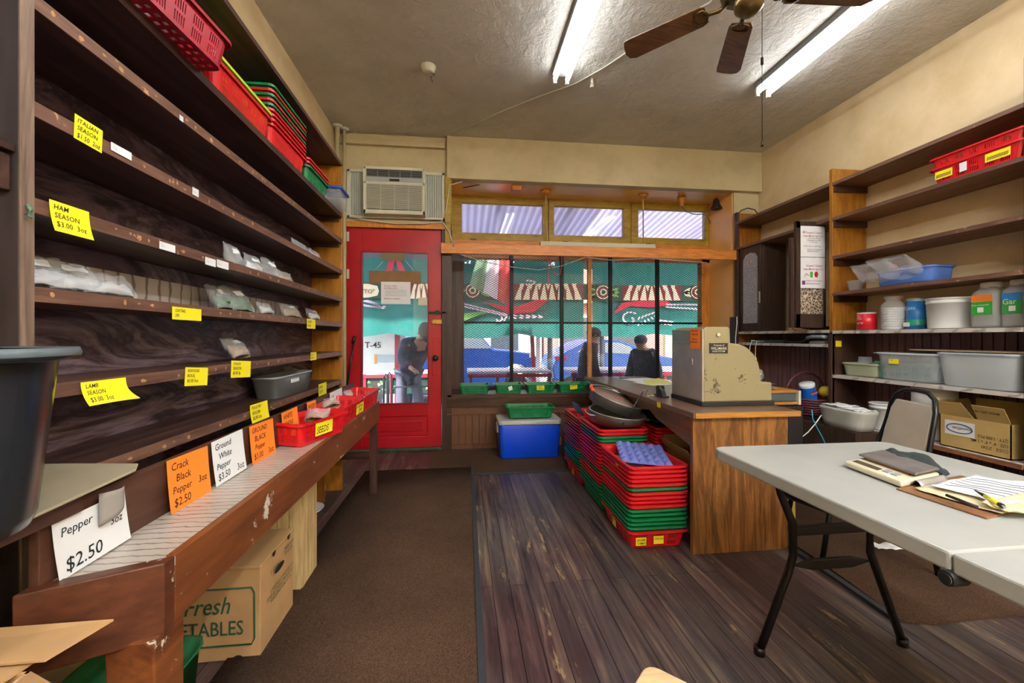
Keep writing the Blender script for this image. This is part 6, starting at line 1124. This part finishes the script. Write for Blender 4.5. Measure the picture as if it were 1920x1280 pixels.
# buildings across the street
def building(x0, x1, y, h, col, label, wins, band=None):
    t = thing('building', label, 'building', ((x0 + x1) / 2, y, GZ)); MB().box(x0, x1, y, y + 5, GZ - .2, h).build('wall', flat(col[0], col[1], .8, sc=1), t)
    for (wx, wz, ww, wh) in wins: f = MB().box(wx, wx + ww, y - .06, y, wz, wz + wh).build('window_frame', WHT, t); MB().box(wx + .08, wx + ww - .08, y - .07, y - .055, wz + .08, wz + wh - .08).build('window_pane', flat('dark_pane', '3a4348', .15), f)
    if band: MB().box(x0, x1, y - .5, y, 2.6, 3.0).build('shop_fascia', flat(*band, .6), t)
building(-9, -1.5, 17, 7, ('cream_render', 'd9d4c8'), 'cream building across the street behind the white van', [(-5, .6, 1.2, 1.8), (-3, .6, 1.1, 1.8), (-5, 4, 1, 1.5), (-3, 4, 1, 1.5)], ('green_fascia', '3a6a5a'))
building(-1.4, 3.2, 17, 8, ('white_render', 'e2e0da'), 'white building across the street behind the pickup', [(-.6, .3, 1.0, 1.7), (1.0, .2, 1.3, 1.9), (0, 4.2, 1, 1.5), (2, 4.2, 1, 1.5)], ('maroon_fascia', '8a3038'))
building(3.3, 8.5, 17, 7.5, ('brick_red', 'a87868'), 'reddish building across the street behind the blue car', [(3.9, .3, 1.4, 1.8), (6.0, .3, 1.5, 1.8), (4, 4, 1, 1.5), (6.5, 4, 1, 1.5)], ('tan_fascia', 'c8b088'))
building(8.6, 15, 17, 6.5, ('pale_yellow_render', 'd8d0a8'), 'pale yellow building at the right across the street', [(9.5, .5, 1.2, 1.8), (12, .5, 1.2, 1.8)])
# ------------------------------------------------------------------ people
def skin(name, V, E, Rr, mt_, parent, root=0, sub=1):
    me = bpy.data.meshes.new(name); me.from_pydata([v for v in V], E, []); me.materials.append(mt_); o = bpy.data.objects.new(name, me); COL.objects.link(o); o.parent = parent
    s = o.modifiers.new('k', 'SKIN'); s.use_smooth_shade = True
    for i, r in enumerate(Rr): me.skin_vertices[0].data[i].radius = r if isinstance(r, tuple) else (r, r); me.skin_vertices[0].data[i].use_root = (i == root)
    u = o.modifiers.new('u', 'SUBSURF'); u.levels = u.render_levels = sub; ORG[o.name] = Vector((0, 0, 0)); return o
SKN = flat('skin', 'a8785e', .6)
def person(label, loc, rz, lean, coat, pants, hair, cap=None, reach=False, h=1.70):
    t = thing('person', label, 'person', loc, rz); s = h / 1.7
    L = lambda y, z: (y + math.sin(lean) * max(0, z - .92), .92 + math.cos(lean) * (z - .92) if z > .92 else z)
    def p(x, y, z): a, b = L(y, z); return (x * s, -a * s, b * s)
    stp = .16
    B = [p(0, 0, .92), p(0, 0, 1.15), p(0, .01, 1.38), p(0, .03, 1.48), p(0, .06, 1.58), p(0, .05, 1.66)]
    E_ = [(0, 1), (1, 2), (2, 3), (3, 4), (4, 5)]; Rr = [(.14, .10), (.14, .10), (.15, .10), .055, (.078, .095), (.06, .075)]
    for sx in (-1, 1):
        b = len(B); yk = stp * sx
        B += [p(sx * .09, 0, .88), p(sx * .10, .05 + yk * .4, .50), p(sx * .10, yk * .9 - .02, .09), (sx * .10 * s, -(yk * .9 + .12) * s, .04 * s)]; E_ += [(0, b), (b, b + 1), (b + 1, b + 2), (b + 2, b + 3)]; Rr += [.085, .06, .045, .035]
        b = len(B); sh = p(sx * .18, .01, 1.40)
        if reach: el = p(sx * .24, .16, 1.16); wr = (el[0] * .8, el[1] - .20 * s, el[2] - .10 * s); hd = (wr[0], wr[1] - .08 * s, wr[2] - .02 * s)
        else: el = p(sx * .25, .02 + yk * -.3, 1.12); wr = p(sx * .25, .10 - yk * .5, .88); hd = p(sx * .25, .13 - yk * .5, .80)
        B += [sh, el, wr, hd]; E_ += [(2, b), (b, b + 1), (b + 1, b + 2), (b + 2, b + 3)]; Rr += [.065, .048, .03, (.02, .04)]
    body = skin('body', B, E_, Rr, SKN, t)
    # fingers
    m = MB()
    for b in (13, 21) if len(B) > 21 else ():
        pass
    for sx, hi in ((-1, 13), (1, 21)):
        hd = Vector(B[hi]); wr = Vector(B[hi - 1]); d = (hd - wr).normalized(); sd = d.cross(Vector((0, 1, 0.2))).normalized()
        for k in range(4): q0 = hd + sd * (.018 * (k - 1.5)); m.tube([q0, q0 + d * (.045 + .008 * (k in (1, 2))), q0 + d * .07 + Vector((0, 0, -.02))], .0085, n=7)
        m.tube([wr + d * .03, wr + d * .05 + sd * .04, wr + d * .08 + sd * .045], .0095, n=7)
    m.build('fingers', SKN, t, local=True)
    # coat
    C2 = [p(0, .0, .72), p(0, 0, .95), p(0, 0, 1.18), p(0, .0, 1.36), p(0, .02, 1.46)]; E2 = [(0, 1), (1, 2), (2, 3), (3, 4)]; R2 = [(.19, .15), (.18, .14), (.175, .14), (.17, .125), (.09, .09)]
    for hi in (10, 18): b = len(C2); C2 += [B[hi], B[hi + 1], tuple(Vector(B[hi + 2]).lerp(Vector(B[hi + 1]), .08))]; E2 += [(3, b), (b, b + 1), (b + 1, b + 2)]; R2 += [.095, .075, .06]
    skin('coat', C2, E2, R2, coat, t)
    P2 = [p(0, 0, .93)]; E3 = []; R3 = [(.15, .12)]
    for hi in (6, 14): b = len(P2); P2 += [B[hi], B[hi + 1], B[hi + 2]]; E3 += [(0, b), (b, b + 1), (b + 1, b + 2)]; R3 += [.1, .078, .065]
    skin('trousers', P2, E3, R3, pants, t)
    for hi in (9, 17): q_ = Vector(B[hi]); MB().ball((q_.x, q_.y + .05, q_.z + .0), (.05, .14, .05)).build('shoe', BLK, t, local=True)
    hc = Vector(B[4]) ; hu = (Vector(B[5]) - Vector(B[4])).normalized()
    face = MB().ball((0, -.095, .0), (.012, .02, .016)).ball((-.03, -.078, .03), (.012, .008, .007)).ball((.03, -.078, .03), (.012, .008, .007)).ball((0, -.08, -.035), (.024, .010, .006)).ball((.08, 0, 0), (.012, .02, .03)).ball((-.08, 0, 0), (.012, .02, .03))
    Mh = Matrix.Translation(hc) @ Matrix.Rotation(lean * 1.0 + (.5 if reach else 0), 4, 'X') @ Matrix.Diagonal((s, s, s, 1)); face.v = [Mh @ v for v in face.v]; face.build('face_features', flat('face_shade', '8a5a48', .6), t, local=True)
    hm = MB().ball((0, .012, .045), (.096, .112, .085)); hm.v = [Mh @ v for v in hm.v]; hm.build('cap' if cap else 'hair', cap or hair, t, local=True)
    if cap: bm_ = MB().ball((0, -.10, .055), (.07, .06, .012)); bm_.v = [Mh @ v for v in bm_.v]; bm_.build('cap_brim', cap, t, local=True)
    return t
NAVY = flat('navy_coat', '232638', .7, var=.3, sc=5); DKC = flat('dark_coat', '26242e', .8, var=.2); JN = flat('grey_trousers', '6d6a78', .8); CAP = flat('dark_grey_cap', '3a383e', .8)
p = seen(766, 640, Y=6.1); person('person in a dark navy coat and grey cap bending over a walker outside the door', (p.x, 6.1, GZ), R_(32), R_(38), NAVY, JN, CAP, CAP, True, 1.84)
p = seen(1098, 640, Y=5.8); person('person in a long dark coat walking past the orange mullion outside', (p.x, 5.8, GZ), R_(80), R_(6), DKC, DKC, CAP, None, False, 1.64)
p = seen(1211, 640, Y=5.8); person('person in dark clothes walking past the right window panes', (p.x, 5.8, GZ), R_(-70), R_(5), DKC, DKC, CAP, None, False, 1.53)
t = thing('walker_frame', 'grey tubular walker in front of the bending person outside the door', 'walker', (-1.0, 5.75, GZ)); WM = flat('grey_tube', '6e7078', .35, .6)
a = seen(731, 700, Y=5.6)
for dy in (-.25, .0):
    MB().tube([(a.x - .03, 5.55 + dy, GZ), (a.x - .02, 5.55 + dy, a.z - .02), (a.x, 5.55 + dy, a.z + .02), (a.x + .03, 5.55 + dy, a.z - .02), (a.x + .04, 5.55 + dy, GZ)], .013).build('side_tube', WM, t)
MB().cyl((a.x + .03, 5.55, .55), (a.x + .5, 5.6, .55), .010).cyl((a.x + .03, 5.55, .3), (a.x + .5, 5.6, .3), .008).build('cross_tube', WM, t)
